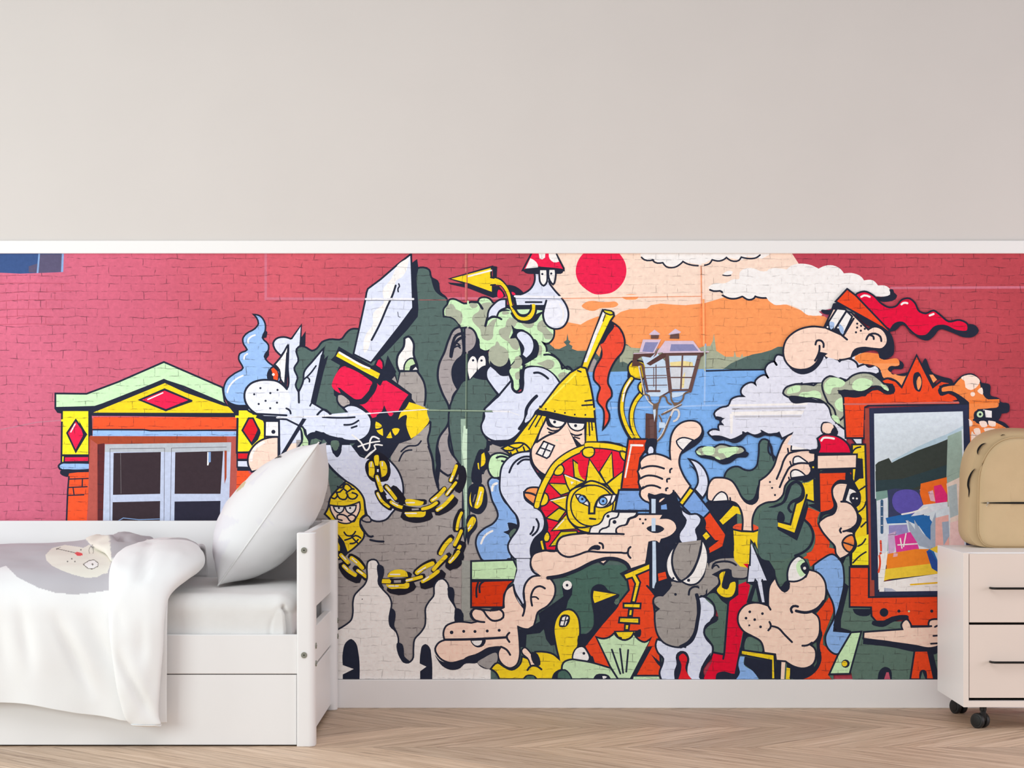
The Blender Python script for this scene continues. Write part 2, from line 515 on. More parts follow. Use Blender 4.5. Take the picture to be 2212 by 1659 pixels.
-Z24 1500,300 1380,400 1280,430
-y9 1460,260 1370,330 1260,390
-Z13 1270,320 1130,370 1020,380
-y8 1250,330 1140,360 1030,385
-Z15 850,310 950,290 1090,310
y 830,285 1060,275 1075,330! 810,335!
-Z24 860,480 1000,500 1120,450
y 800,445 1090,410! 1090,460 950,480 830,475
-Z14 730,385 880,390 1020,385
yc 730,360 840,360 860,385 850,415 730,412
uc 895,375 985,372 985,405 895,408
-Z15 340,70 430,120 500,210
-y10 350,90 420,140 490,220
-Z13 190,30 260,110 310,170
-y9 215,50 270,110 310,150
-Z22 240,190 300,290 430,360
-y9 250,190 310,250 400,310
-Z14 400,220 480,290 540,350
-y8 430,250 490,290 540,330
-w3 850,300 970,300
-w3 1200,270 1300,210
-w3 1050,380 1130,360
-w3 830,450 950,450
-w3 1270,380 1340,330
-w3 1610,140 1660,80
-w3 230,60 280,110
-w3 360,95 420,150
-w3 250,190 300,240
-w3 440,250 490,290
T 980 970 6.9125
K 400,0 520,50 560,150 500,300 430,350 410,520 310,520 320,150
y 415,80! 455,50! 450,240 405,265!
yc 355,210 375,205 385,310 365,290
K 230,560 300,510 440,530 490,640 470,900 400,970 250,930 210,700
y 380,560! 440,570 440,700 390,860 350,890 300,870! 340,740
y 260,640! 235,760 250,840 280,870! 255,760
Dc 310,680 335,670 300,790 280,790
-w3 410,640 350,830
K 220,990 320,980 350,1060 350,1160 250,1300 220,1430 190,1200
y 200,1130! 300,1010 330,1040 300,1140 215,1240!
-w3 220,1190 250,1140
T 700 1190 5.925
C v a3a6a0
vc 1765,120 1870,130 1870,910 1780,910 1760,700
C S f4f0ec
S4.5 165,1010! 270,950 350,880 370,790 370,660 390,570 450,500 520,430 545,380 550,200 560,140 610,110 670,120 700,170 710,260 700,420 760,500 840,590 865,680 850,770 835,870 850,960 920,1030 950,1110 950,1240 975,1340 1020,1420 1080,1430 1130,1390 1145,1250 1160,1130 1240,1040 1290,960 1300,850 1300,730 1350,640 1400,580 1415,430 1460,370 1520,355 1580,410 1600,590 1680,720 1710,850 1720,930! 2500,930! 2500,1680! 165,1680!
K 700,170 760,200 770,280 740,420 770,480 720,470 700,380
K 865,730 910,770 915,850 900,960 940,1040 860,960 835,880
K 950,1170 1000,1190 1020,1250 1030,1350 1100,1420 1030,1430 970,1370
K 1590,460 1650,470 1670,530 1665,650 1690,720 1610,600
K 1690,730 1750,750 1780,830 1780,920 1710,900
K 350,1125 410,1180 440,1300 455,1640! 240,1640! 240,1580! 380,1510! 240,1460! 240,1300 280,1170
K 1300,1190 1350,1230 1375,1350 1385,1640! 1230,1640! 1230,1540! 1310,1480! 1225,1440! 1235,1300 1260,1210
.K1.2 490,617
T 0 0 1
gc 1060,1200 1440,1190 1440,1480 1060,1480
T 940 545 6.9125
C V aeb4a0
m5 130,960! 130,840 180,780 210,710 270,695 360,730 430,765 560,740 640,740! 660,690 730,670 810,690 860,750! 1100,800! 1640,800! 1700,900 1780,1180! 1760,1290 1660,1370 1600,1340! 1660,1420 1660,1500 1640,1530! 1700,1510 1800,1560 1870,1640 1920,1700 2040,1800! 1900,2000! 1500,2000! 1400,2000! 1200,1750! 1170,2050 1150,2080 1110,2070 1080,1850! 1000,1750 870,1760 800,1600 850,1440! 750,1480 660,1440! 620,1250 600,1200 530,1130 480,1120! 380,1130! 330,1040 230,970 130,960
V 150,900 160,830 220,770 270,780 310,850 380,880 410,950 370,1080 300,1000 230,960 160,950
V 680,780 760,750 850,760 900,850 780,950 770,1100 880,1000 920,1000 900,1050 870,1150 850,1290 780,1320 700,1280 670,1150 590,1070 550,1000 570,940 650,880
V 510,775 600,760 640,790 600,830 540,830
V 1060,1040 1110,980 1180,1000 1210,1080 1150,1150 1100,1280! 1200,1270 1260,1370 1230,1460 1160,1440 1090,1340 1000,1280 950,1210 960,1150 1050,1110
V 1600,1010 1530,1070 1530,1160 1600,1200 1640,1290 1740,1290 1760,1220! 1680,1150
V 930,1330 960,1370 980,1480 1060,1560 1080,1660 1000,1740 880,1740 800,1630 800,1540 860,1480
V 1000,890 1060,880 1110,910 1060,930 1000,920
V 1290,1060 1480,1050 1450,1120 1380,1130
V 1550,1380 1590,1400 1590,1490 1550,1560
-K5 660,770 700,840
-K5 630,740 660,770 710,845
K 450,1480 620,1250 660,1300 670,1440 800,1500 800,1620 870,1760 1100,1700 1290,1540 1350,1590 1300,1800 1000,1900 480,1800
y5 215,395! 850,215! 860,390 940,390 1040,470 1110,600 1140,740 1180,860 1250,950 1330,970 1400,930 1440,850 1440,780 1480,770 1500,800 1480,920 1420,1000 1330,1020 1240,1000 1160,900 1110,780 1080,650 1040,560 980,490 900,480 860,490! 860,610! 480,470!
Kc 840,200 925,215 920,380 860,390 860,240
Kc 190,450 440,470 860,610 880,500 960,500 950,660 860,680 500,540 230,480
K 1070,490 1200,510 1320,620 1200,650 1190,800 1130,680
K 940,500 1000,560 1050,660 940,680
r 945,560 1020,640 1020,660 940,680 930,600
r 1140,590 1190,610 1200,640 1160,640
y 850,390 940,400 1040,480 1110,600 1140,740 1180,860 1250,950 1330,970 1400,930 1440,850 1440,780 1480,770 1500,800 1480,920 1420,1000 1330,1020 1240,1000 1160,900 1110,780 1080,650 1040,560 980,490 850,475
-K4 830,375 880,385
-K4 830,490 900,485
=w4 495,360 840,270
=K5 530,740 640,750
U5 490,1120! 560,1150 610,1230 620,1330 580,1430 480,1500! 440,1500! 440,1130!
-K7 440,1260 350,1300 280,1400 240,1560
-K4 290,1420 340,1400 375,1430
Kc 430,1500 620,1440 700,1560 660,1680 430,1700
l5 1480,280! 1480,450 1420,550 1350,600 1180,650! 1210,800! 1630,800! 1660,720! 1640,800 1610,900 1620,1000 1680,1100 1780,1145 1900,1120 1970,1030 1990,930 1970,820 1900,700 1770,550 1700,440 1790,300!
M 1680,720 1740,700 1880,740 1960,850 1975,950 1940,1050 1880,1110 1780,1125 1700,1090 1640,1020 1630,900
-w4 1860,770 1910,860 1900,1000 1860,1060
-K5 1660,720 1630,830 1610,920 1630,1030
=K4.5 1350,745 1590,745
l5 1060,700! 960,710 880,770 800,870 785,1010! 850,970 920,970! 960,880 1060,830!
-K6 780,980 750,1100
-K5 785,1010 850,960 930,970 990,1000
Kc 1060,800 1200,800 1640,805 1610,870 1420,850 1230,855 1140,860 1060,830
K 930,960 960,880 1060,850 1120,870 960,900
y 1440,780 1480,770 1500,800 1480,920 1420,1000 1330,1020 1240,1000 1160,900 1110,780 1180,860 1250,950 1330,970 1400,930 1440,850
-K5 1510,800 1490,930 1430,1010 1330,1045 1230,1020 1140,910
-K5 1430,790 1430,850 1390,920 1330,940 1260,930 1200,850
K 1500,930 1640,880 1580,930 1510,1030 1400,1070 1330,1060 1430,1020
V 1150,980 1190,1000 1240,1050 1160,1060
K 1140,1080 1180,1130 1330,1160 1420,1280 1500,1300 1550,1400 1530,1540 1480,1640 1300,1680 1280,1540 1260,1400 1200,1280 1120,1290 1160,1200
l5 1280,1170 1370,1200 1450,1280 1480,1400 1450,1500 1360,1590! 1290,1530! 1320,1440 1260,1330 1210,1260 1215,1210
r5c 1480,-60 1765,-60 1920,240 1920,270 1500,235 1305,270
K 1305,270! 1360,240 1700,225 1920,250! 1900,310 1800,325 1480,325 1350,310
w 1420,90! 1480,120 1530,180 1535,225! 1350,243!
wc 1535,-40 1650,-40 1640,80 1600,107 1560,95
w 1700,-20! 1780,-20! 1850,140! 1770,150 1710,100
w5 1555,255! 1670,255! 1675,350 1655,470 1620,500 1580,470 1555,350
w5 1695,250! 1795,250! 1800,350 1760,480 1710,420 1690,330
.K2.5 1600,325 1733,318
T 980 760 6.9125
w 240,410! 235,120 280,65 320,80 345,140 340,290!
w 362,275! 365,130 400,70 445,60 475,120 475,200! 420,220
.K2.6 290,127 416,130
l5 550,205! 640,280 700,340 830,340! 870,460! 880,560 940,610 1010,600 1040,500 1040,350 1060,250 1180,215 1320,230 1480,320 1590,470! 1300,850! 1200,940! 1080,1060! 1010,1170 850,1310 700,1340 550,1310 440,1220 410,1110 460,960 450,880 540,780 680,650! 560,500 490,380 500,260
K 540,180 620,260 700,340 790,345 850,240 800,60 560,100
V 520,20 560,-70 700,-90 800,-20 820,80 780,180 700,220 600,190 540,120
m5 820,270 900,200 1040,200 1030,280 990,400 980,560 940,590 900,570 880,440
V 920,80 980,65 1020,120 990,230 900,250 850,230 910,150
V 920,320 980,290 990,400 940,420
=K9 1015,280 1010,540
m 1060,190! 1180,120 1400,0 1620,250 1760,290 1600,450! 1480,310 1320,220 1180,205
V 1240,170 1320,150 1400,115 1500,150 1500,210 1440,260 1300,200
V 1560,340 1640,300 1740,360 1600,440
-K5 1350,45 1420,40 1560,110 1610,200 1620,250 1700,220 1780,290
=K5 850,440 650,680
-K5.5 1200,315 1260,310 1350,350 1410,400
-K8 1240,660 1160,740 1090,850 1070,1000 980,1150
Kc 1090,850 1060,1060 1080,1060 1220,880 1280,830 1130,1150 950,1350 700,1420 520,1360 560,1320 850,1310 1000,1180 1060,1000
l 1130,900 1200,880 1120,1030 1070,1060
Kc 1280,800 2120,980 2160,1400 1850,1500 1650,1650 1100,1500 880,1370 1240,940
y3c 1220,930 1390,960 1150,1470 1060,1470 880,1370
y5 720,1440! 880,1370 1050,1370 1150,1470! 870,1550!
=K3.5 1260,930 1120,1160
=K3.5 1320,940 1220,1120
-K4 820,1400 950,1440 1050,1370
-K4 760,1470 870,1470 920,1440
-K4 850,1500 870,1560
-K4 930,1440 970,1520
-K4 1040,1420 1060,1480
s5 1390,980! 1420,1100 1560,1110 1680,1040! 1960,1060! 1970,1390! 1840,1420 1600,1560 1380,1840 1220,1720 1160,1560 1180,1420 1240,1340! 1290,1180 1350,1060
s 1250,1340 1300,1300 1620,1160 1700,1100 1860,1400 1560,1600 1400,1800 1220,1700 1170,1560 1180,1430
-K5 1670,1060 1560,1180 1380,1260 1240,1350
Kc 1690,1100 1780,1260 1920,1400 1840,1430
w4 1410,980! 1670,1045! 1620,1110 1540,1130 1450,1080
w4 1700,1050! 1960,1065! 1940,1140 1850,1180 1750,1140
.K3.3 1507,1047 1820,1102
-K4 1400,1140 1480,1180 1560,1170
-K4 1420,1200 1480,1215
-K4 1750,1220 1850,1250 1910,1230
-K3.5 1800,1270 1880,1295
wc 1340,1340 1500,1400 1400,1590 1240,1510
=K4 1345,1335 1505,1400 1430,1560 1390,1590 1235,1520 1345,1335
=K3.5 1410,1370 1330,1550
=K3.5 1290,1430 1440,1480
.e2.5 1541,1320
y3c 1980,1040 2110,1050 2145,1370 1970,1370
=K3.5 2020,1050 2030,1250
=K3.5 2060,1050 2070,1170
Y5c 2010,-20 2100,-20 1970,240 1910,220
=w4 2010,20 1930,200
y5 1890,225! 1975,245! 2080,700 2110,1000! 1800,985 1500,920 1270,870! 1560,490! 1740,310!
C X fff35c
=X4 1820,330 1390,760
C a c3798c
-y9 1290,850 2095,845
.K2 1376,853 1510,887 1661,912 1808,937 1966,941
=K4 1850,280 1900,300
-K4 1960,735 2060,720
-K4 1915,800 2070,790
-K6 1270,870 1500,930 1800,990 2110,1005
T 980 970 6.9125
b5 520,470 560,430 680,450 700,650 760,780 880,900 950,1050 960,1140! 820,1120! 880,1350! 860,1640! 410,1640! 350,1500 330,1400 360,1280 450,1190 600,1100 660,1000 640,900 580,780 540,620
C J 8db6ef
J 560,480 640,470 670,640 740,790 860,910 930,1050 930,1130 800,1130 820,1300 820,1620 430,1640 370,1500 350,1400 380,1290 470,1200 620,1110 680,1000 650,880 600,760 560,620
K 800,1110 960,1140 980,1200 840,1340 820,1280 740,1240 830,1200 830,1150
f 830,1260 930,1190 930,1220 850,1320
-w6 645,510 590,540 575,620
-w5 580,1220 470,1290 410,1410
m5 650,60 780,80 870,130 740,230 690,420 600,430 530,350 515,200 560,100
-K5 640,130 690,110 760,115 820,145
-K5 720,180 760,190
l5 1150,35! 1150,180 1230,340 1320,460! 1290,600! 1050,640! 1060,730 1200,850 1320,950 1360,1080 1340,1200 1200,1350 1150,1480 1150,1560! 1170,1640! 910,1640! 830,1540 810,1440 860,1330 940,1220 970,1150 950,1020 860,900 760,760 700,650 690,450 730,240 820,130 950,60
-K5 1150,115 1050,115 900,210 830,350
-K5 1150,160 1040,160 955,225
-K5 1235,1045 1270,1120 1240,1230 1175,1290
-K5 1195,1160 1180,1220 1145,1270
O5 1050,660 1100,590 1180,570 1270,575! 1200,830! 1120,770 1060,710
-K5 1060,650 1150,660 1240,700
K 1230,350 1360,390 1330,460 1300,430
C q ee1c3c
K 1340,950 1400,1050 1420,1200 1340,1350 1360,1520 1170,1650 1140,1500 1230,1330 1340,1200 1360,1080
q5 1440,420 1600,170 1750,90 1900,20 2212,-60 2500,-60 2620,60 2700,300 2600,900 2300,1260! 1830,1260 1540,1440 1520,1520! 1380,1510! 1360,1300 1400,1200 1380,1060 1290,900! 1380,560
-K19 1240,850 1300,640 1400,430 1520,240 1680,110 1880,10 2050,-40 2300,-60 2500,0
-y12 1240,850 1300,640 1400,430 1520,240 1680,110 1880,10 2050,-40 2300,-60 2500,0
y4 1330,720 1360,650 1410,700 1410,790 1360,840 1300,850
y4 1500,380 1610,230 1650,300 1620,370 1550,395
y4 1890,60 2100,-10 2110,70 2030,125 1940,110
y4 1340,1330 1400,1230 1440,1300 1410,1380 1360,1380
y4c 1280,1370 1330,1350 1365,1510 1315,1510
y4c 1640,375 1960,490 1740,640 1690,540
y4c 1430,760 1720,680 1690,930
y4c 1460,1220 1690,960 1860,1190
y4c 1960,480 2030,160 2212,420 2240,500
C j e3cf1f
j4c 1780,160 1990,320 1960,490 1800,420
j4c 1420,510 1680,520 1740,640 1600,690
j4c 1380,1030 1570,880 1680,920 1560,1080
j4c 1430,1450 1600,1230 1840,1220 1850,1260 1540,1440
=w2.5 1660,390 1880,480
=w2.5 1450,770 1660,720
=w2.5 2020,220 2000,440
=w2.5 1650,1050 1530,1180
y5 1690,800 1740,650 1860,540 2000,490 2130,490 2260,520 2400,640 2450,800 2420,950 2330,1100 2030,1250 1860,1200 1740,1080 1690,930
y4 1750,800 1800,660 1950,560 2100,540 2250,590 2350,700 2380,830 2330,990 2200,1120 2080,1150 1900,1110 1780,980
T 1180 960 5.53
wc 290,440 330,450 300,480
T 980 970 6.9125
w4 1820,680! 1890,680 1960,740 2020,850! 1940,820 1860,760
.K10 1920,748
C t 7fb0ec
.t7.5 1920,748
.K2.8 1920,746
w4 2110,850 2150,760 2212,700 2300,720 2330,820! 2250,860
.K10 2240,775
.t7.5 2240,775
.K2.8 2240,772
=K5 2020,850 2020,960 2100,965 2110,860
=K4.5 2030,1040 2110,1045
T 930 1190 5.925
m5c 520,130 1060,115 1110,220 1080,370 520,370
C d dd3c14
d5c 520,390 1070,375 1000,440 940,560 930,720 520,720
-K5 610,400 590,470 590,590
-K5 680,390 640,420 630,530
C a f1c9ae
K 380,930 420,800 340,740 330,930
s5 1060,430! 1080,540 1200,740! 1200,600 1200,440 1300,330 1400,310! 1300,230 1280,120 1340,40 1450,10 1650,10! 2500,-30! 2400,50 2133,120 1900,200 1700,290 1520,340! 1590,440 1590,560 1500,700 1370,790 1340,900 1300,990 1220,1000 1120,970! 1140,1200 1140,1350 1100,1460 1020,1500 930,1460 870,1370 870,1280 900,1230! 830,1230 720,1260 600,1320 400,1400 250,1430 120,1370 60,1250 110,1170 180,1140! 165,1050 200,960 280,920 520,920! 640,900! 540,870 510,800 560,740 620,745! 900,740 940,720! 940,600 970,500
l 1060,420! 1110,250! 1100,100! 1270,100! 1300,230 1400,310 1300,330 1200,440 1200,640! 1180,690 1080,540
-K5 1060,430 1080,520 1160,660 1200,740 1180,830
-K5 1400,315 1300,330 1210,430 1190,550 1210,700 1200,760
-K5 1290,100 1280,180 1310,260 1400,315
-K6 180,1135 500,1130 970,1105
-K5 1010,1045 975,1090 1010,1165
-K5 620,740 670,760 720,830 790,890 860,890 930,850 930,790 860,740 800,745 765,765
-K5 640,740 560,740 520,800 550,870 690,910
.K4 270,1042
.K3.3 425,1028 569,1030 726,1024 879,1015
K 510,1145 710,1145 680,1210 600,1235 540,1200
w 525,1150! 660,1145! 640,1195 600,1212 550,1190
-K5 900,1225 970,1260 1020,1330
-K5 1300,700 1290,560 1340,470 1400,450 1465,480
-K4 1300,590 1350,590 1380,615
K 60,1330 120,1400 250,1430 400,1400 450,1360 600,1310 750,1230 900,1240 860,1300 700,1340 600,1430 430,1450 380,1500 250,1520 150,1470
K 590,1410 700,1330 860,1300 870,1400 760,1510 640,1480
G 600,1430 680,1370 850,1310 855,1400 760,1505 650,1470
T 1210 1190 5.925
C g 4a6a60
gc 250,180 900,180 900,480 620,800 300,1060 0,1060 0,350
T 930 1190 5.925
Kc 1130,1000 1230,1000 1400,900 1380,800 1560,680 1700,580 1680,450 1740,370 1820,440 1810,560 1760,640 1740,730 1640,800 1590,900 1600,1200 1540,1210 1480,1130 1450,1000 1400,1050 1230,1070 1220,1230 1150,1230
.w10 1750,438
.K3 1747,438
y5 770,1510! 860,1430 940,1480 1040,1520 1150,1440 1170,1350! 1250,1380 1340,1450! 1340,1290! 1450,1290 1570,1320 1650,1390! 1600,1180 1580,960 1620,840 1700,760 1800,750 1880,830 1910,960 1890,1200 1820,1390! 1700,1450 1690,1500! 1560,1640! 880,1640! 840,1560
s4 1165,1270 1200,1235 1270,1290 1320,1380 1340,1460! 1280,1470! 1240,1370 1180,1320
-K5 1240,1525 1290,1470 1350,1470 1420,1515
K 1300,1290 1350,1300 1390,1470 1340,1460
K 1680,820 1780,830 1780,900 1730,970 1650,970 1650,880
w 1690,850 1760,845 1760,870 1680,885
wc 1670,900 1750,895 1725,955 1660,950
=K3 1735,840 1705,960
K 1180,1640 1220,1590 1280,1580 1340,1600 1370,1640
gc 1200,1640 1240,1600 1320,1600 1340,1640
w4 1820,1390 1870,1240 1940,1220 2010,1290 2030,1390 2000,1420
.K3 1962,1310
K 1550,1640 1580,1560 1670,1510 1790,1530 1870,1640
T 1260 745 6.9125
C D ee4f38
T 1160 545 6.9125
D5 1110,1040! 1230,1130 1290,1240 1310,1350 1280,1480 1180,1600 1110,1720 1070,1830 1060,1960 1110,2060 1115,2150 1050,2230 1035,2300 1080,2420 1080,2480 980,2650! 1000,2500 990,2350 900,2220 910,2120 940,2020 850,1900 850,1780 900,1660 960,1560 960,1450 930,1370
K 1110,1040! 1150,1080 1060,1240 960,1370 920,1370! 1020,1160
Oc 870,1490 940,1380 960,1450 930,1560
y5c 980,860 1140,900 1150,950 1100,1020 800,1640 700,1900 610,1880 680,1660
Yc 1040,940 1120,940 1080,1020 760,1640 740,1640
wc 985,885 1015,915 1000,1000 900,1230 740,1640 700,1640 850,1220 940,1000
C D e6d425
D4 985,865 1050,865 1140,900 1130,930 1050,920 990,880
=K2.5 1020,930 985,1030
T 980 760 6.9125
y5 1890,225! 1975,245! 2080,700 2110,1000! 1800,985 1500,920 1270,870! 1560,490! 1740,310!
=X4 1820,330 1390,760
-y6 1290,860 2095,855
.K2 1376,853 1510,887 1661,912 1808,937 1966,941
=K4 1850,280 1900,300
-K4 1960,735 2060,720
-K4 1915,800 2070,790
-K6 1270,880 1500,940 1800,995 2110,1010
T 1260 745 6.9125
K 720,240 850,230 960,300 950,480 860,520 730,500 690,560
y5 720,250 670,320 680,420 730,500! 870,520! 950,450 950,300
-K16 720,500 620,660 575,800 565,1000 620,1200 700,1350 760,1440
-K14 870,720 770,850 720,1000 720,1150 780,1350 850,1440
-y8 720,500 620,660 585,800 575,960 630,1180 720,1350 790,1440
-y8 880,720 780,850 725,1000 725,1150 780,1330 840,1430
-K4 760,1390 810,1450
-W4 700,530 620,680 590,840
y4 860,550 820,600 820,660 880,740!
C L 8a8cb8
C M d9c4d8
C D 6b4f4c
C F 5b3f3c
sc 940,560 1030,620 1040,660 950,660
C N c9ddf2
Nc 870,180 1100,120 1240,260 1270,700 1140,770 990,770 930,690 920,320
C v bcd2ea
vc 920,340 1230,320 1250,640 950,660
=D2 905,340 1240,330
=D2 930,460 1240,455
=D2 940,500 1240,490
=D2 950,605 1250,600
=D2 1050,340 1050,620
=D2.5 1085,300 1085,680
=D6 880,300 960,700
=D5 945,690 1140,690
=c4 830,320 915,740
=D2 845,340 925,740
Fc 722,320 750,130 815,150 800,240 900,290 810,320
Fc 750,130 1080,120 1000,190 870,170 800,220 730,320
Mc 835,110 890,-80 1160,-80 1060,120
Lc 880,100 925,-40 1120,-40 1040,110
C z 8c5a58
Mc 1080,130 1180,0 1220,-60 1640,-60 1760,100 1290,110 1190,110
Lc 1290,95 1310,-10 1640,-10 1720,90
zc 1040,190 1130,30 1090,150
Nc 1280,160 1700,160 1610,660 1310,660
C v d3d8e0
vc 1300,340 1640,330 1590,650 1320,650
C j eddb9a
jc 1290,260 1500,240 1630,260 1640,320 1300,320
jc 1480,480 1520,400 1500,640 1470,640
=D9 1240,150 1300,700
=D9 1740,130 1590,690
=D5 1290,680 1600,670
=D4 1480,160 1455,660
=D3 1290,325 1680,325
=D3 1310,487 1640,487
=D5 1240,150 1740,140
Fc 940,280 1190,115 1240,115 1230,180 1000,310
Fc 1190,110 1870,105 1740,190 1740,140 1240,140
=M2 750,130 1060,118
=M3 1190,113 1870,103
Nc 1300,710 1580,700 1430,770 1330,790
=F3 1140,780 1280,700
C I 77604f
-I4 920,740 980,760 1000,850 1060,890 1130,860 1160,770 1220,770 1260,860 1310,890
-I4 1310,720 1330,850 1370,880 1440,860 1490,800 1500,740 1570,700
-c3 930,760 980,850 1040,900
Ic 1040,880 1130,880 1110,960 1100,1150 1060,1150 1040,1000
Ic 1330,860 1420,860 1400,910 1350,910
=I4 1170,1040 1260,1000 1460,890
=c2 1200,1010 1460,880
-c5 1350,1140 1400,1110 1430,1040 1410,970 1350,970 1310,1050 1250,1170 1170,1350 1100,1440
-I4 1300,1070 1250,1200 1170,1370 1100,1440
-I3 1130,1050 1170,1150 1130,1300
Fc 930,1020 1090,1040 1100,1430 925,1430
Dc 990,1110 1060,1110 1050,1440 1000,1440
Nc 1040,970 1080,960 1080,1040 1060,1150
Nc 1130,1150 1220,1160 1220,1240 1130,1240
T 1160 545 6.9125
Mc 1670,1225 1755,1155 1840,1220 1800,1240 1720,1240
Dc 1700,1235 1820,1235 1810,1290 1700,1290
Mc 1960,1225 2065,1140 2150,1190 2110,1225 2000,1240
Dc 1990,1230 2120,1210 2120,1290 1980,1290
T 1260 960 6.9125
C q ee1c3c
q -10,80 300,60 640,130 620,400 480,640 350,600 100,560 -20,500
-K19 60,10 200,10 440,35 650,95
-y12 50,10 200,10 440,35 650,95
y4 -10,80 160,60 160,150 100,195 40,190 -10,150
y4 550,100 640,120 630,250 570,200
y4c 240,410 425,115 450,500 340,590
y4c 35,560 90,215 340,590
y4c 350,590 590,400 560,700 500,780
Yc 60,540 75,300 95,540
y5 -10,600 100,545 250,580 400,680 500,790! 470,990! 320,1050 230,1170 100,1220 -100,1230 -200,1150 -250,900 -200,700
-K4 -100,640 50,610 200,620 350,700 490,840
w4 430,755! 320,755 230,810 190,930! 290,940 390,870
.K9 295,845
C t 7fb0ec
.t7 295,845
.K2.6 295,845
T 980 970 6.9125
y4 1750,800 1800,660 1950,560 2100,540 2250,590 2350,700 2380,830 2330,990 2200,1120 2080,1150 1900,1110 1780,980
w4 1820,680! 1890,680 1960,740 2020,850! 1940,820 1860,760
.K10 1920,748
.t7.5 1920,748
.K2.8 1920,746
w4 2430,680! 2340,680 2240,730 2200,840 2290,860! 2380,800
w4 2130,840! 2212,700 2300,720 2340,820 2250,870
.K9.5 2245,775
.t7.5 2245,775
.K2.8 2245,772
w4 2125,850! 2160,760 2200,720 2180,800 2212,860!
T 1260 960 6.9125
w4 430,755! 330,760 240,800 190,930! 290,940 380,880
.K10 295,845
.t7.4 295,845
.K2.6 295,845
w 10,880! 60,850 75,910!
=K5 90,880 85,1030 165,1030 170,930
=K4.5 95,1105 180,1115
-K4 0,770 60,830 90,880
-K4 170,930 200,850 280,770 430,750
T 1260 960 6.9125
C B 7fa9e6
C o ec4a24
o5c 670,-80 950,-80 960,40 850,200 820,400 840,670 565,665 600,400 640,150
=w5 710,10 885,15
-w4 715,20 690,150 625,490
B5c 530,680 850,680 1000,900 1000,990 470,990
K 960,-80 1090,-80 1090,130 1300,200 980,170 940,140
l 1000,30 1030,40 1030,140 975,140 975,60
C K 252a3c
Kc 980,740 1370,720 1450,930 1500,960 1560,1100 1650,1050 1850,850 2300,830 2350,2400 1000,2400 900,1700 1000,1400 980,1000 980,860
Bc 1160,910 1240,890 1250,970 1160,970
s5 1290,60 1295,0 1310,-126 1370,-246 1450,-316 1600,-356 1700,-336 1770,-256 1775,-186 1740,-116 1640,-46 1500,70 1450,150 1430,270 1480,430 1600,620! 1460,840! 1370,720! 1290,770 1170,740 1100,770 980,750! 1000,860 900,830 840,740 860,680 820,560 840,480 810,400 850,340 840,270 900,190 1060,140 1200,170 1300,220!
s5 1010,870! 930,850 850,770 850,690 900,630 1100,620 1300,620 1350,700 1290,760 1170,740 1060,765 980,740
sc 900,300 1400,300 1350,680 900,650
K 1450,150 1560,90 1700,0 1790,-110 1800,-200 1770,-260 1775,-186 1740,-116 1640,-46 1500,70
w4 1390,-50 1440,-90 1640,-66! 1560,10 1490,90! 1420,24
-K5 870,360 950,330 1080,325 1205,360
-K5 850,510 930,470 1060,470 1180,515
-K5 880,660 950,620 1060,615 1150,650
-K4.5 1320,360 1295,380 1295,420
-K4.5 1290,510 1250,520 1250,560
-K4.5 1260,650 1235,660 1235,690
K 970,740 1060,765 1170,745 1290,765 1360,720 1400,800 1300,850 1130,850 980,800
s 1140,830 1215,795 1130,865
Kc 980,780 1120,780 1120,1210 1000,1210
Nc 1015,810 1080,815 1075,1300 1020,1300
C s fbdcc9
T 1260 960 6.9125
s5 500,1330! 490,1260 540,1220 650,1190 690,1110 780,1080 820,1040! 1010,1040! 1200,1040! 1160,1100! 1270,1100 1370,1160 1400,1250 1330,1350 1200,1410 1100,1430 960,1430! 980,1460! 930,1660! 880,1850! 700,1760 620,1680 570,1610! 400,1700 300,1790! 0,1600!  200,1340
T 980 970 6.9125
s 1170,1640 1200,1560 1300,1525 1530,1525 1530,1400 1600,1310 1750,1280 1850,1270 2560,1270 3100,1270 3000,1560 2900,1900! 2628,1801! 2593,1719 2476,1649 2313,1626 2115,1661 1823,1801 1590,1882 1404,1917! 1288,1882 1200,1780 1160,1700
-K9 1404,1922 1590,1895 1823,1815 2115,1675 2313,1632 2476,1655 2593,1725 2628,1801
-K5 2540,1270 1850,1265 1700,1285 1600,1320 1545,1400 1545,1500 1600,1570 1700,1610 1850,1580 1990,1530 2190,1540 2500,1545
-K5 1150,1650 1190,1570 1300,1525 1540,1520
-K5 2500,1545 2600,1540 2610,1490 2640,1460
-K5 2600,1545 2610,1590 2640,1625
K 1990,1530! 2060,1450 2150,1430 2195,1460 2180,1500 2080,1500
-K5 2175,1400 2220,1420 2230,1480
T 1260 960 6.9125
w4 800,1010! 530,1010 380,1010 320,1050 280,1140 230,1190 120,1230 90,1330! 490,1330! 490,1260 540,1220 640,1190 670,1110 780,1060
-K4 530,1020 510,1080 400,1120 380,1220 250,1280 235,1330
.K3.5 368,1070
.K4.3 465,1157
.K2.4 846,1115 928,1120 890,1177
K 940,1250 1000,1215 1150,1215 1210,1260 1150,1310 1000,1305
Nc 1018,1100 1078,1100 1076,1295 1018,1295
=K5 60,1330 520,1335
K 970,1450! 1100,1440 1160,1500 1200,2400 930,2400 940,1660
Nc 1030,1445 1080,1445 1085,1700 1090,2100 1090,2160 1030,2140
T 1260 960 6.9125
l5 1570,215! 1700,260 1800,360 1860,500 1860,650 1780,800! 1660,670! 1710,570 1700,450 1660,340
K 1570,300! 1660,360 1710,450 1710,550 1680,420
B5 1650,680! 1900,1000! 1790,1100! 1720,1050 1600,1040! 1480,920!
y5c 1590,640 1655,685 1480,915 1425,870
o5 1890,1000! 2170,1400! 2180,1460 2060,1540 1870,1640! 1860,1540! 2000,1440! 1950,1440 1810,1240 1820,1180 1790,1100!
Kc 1700,1250 1800,1230 1980,1440 1850,1530 1760,1400
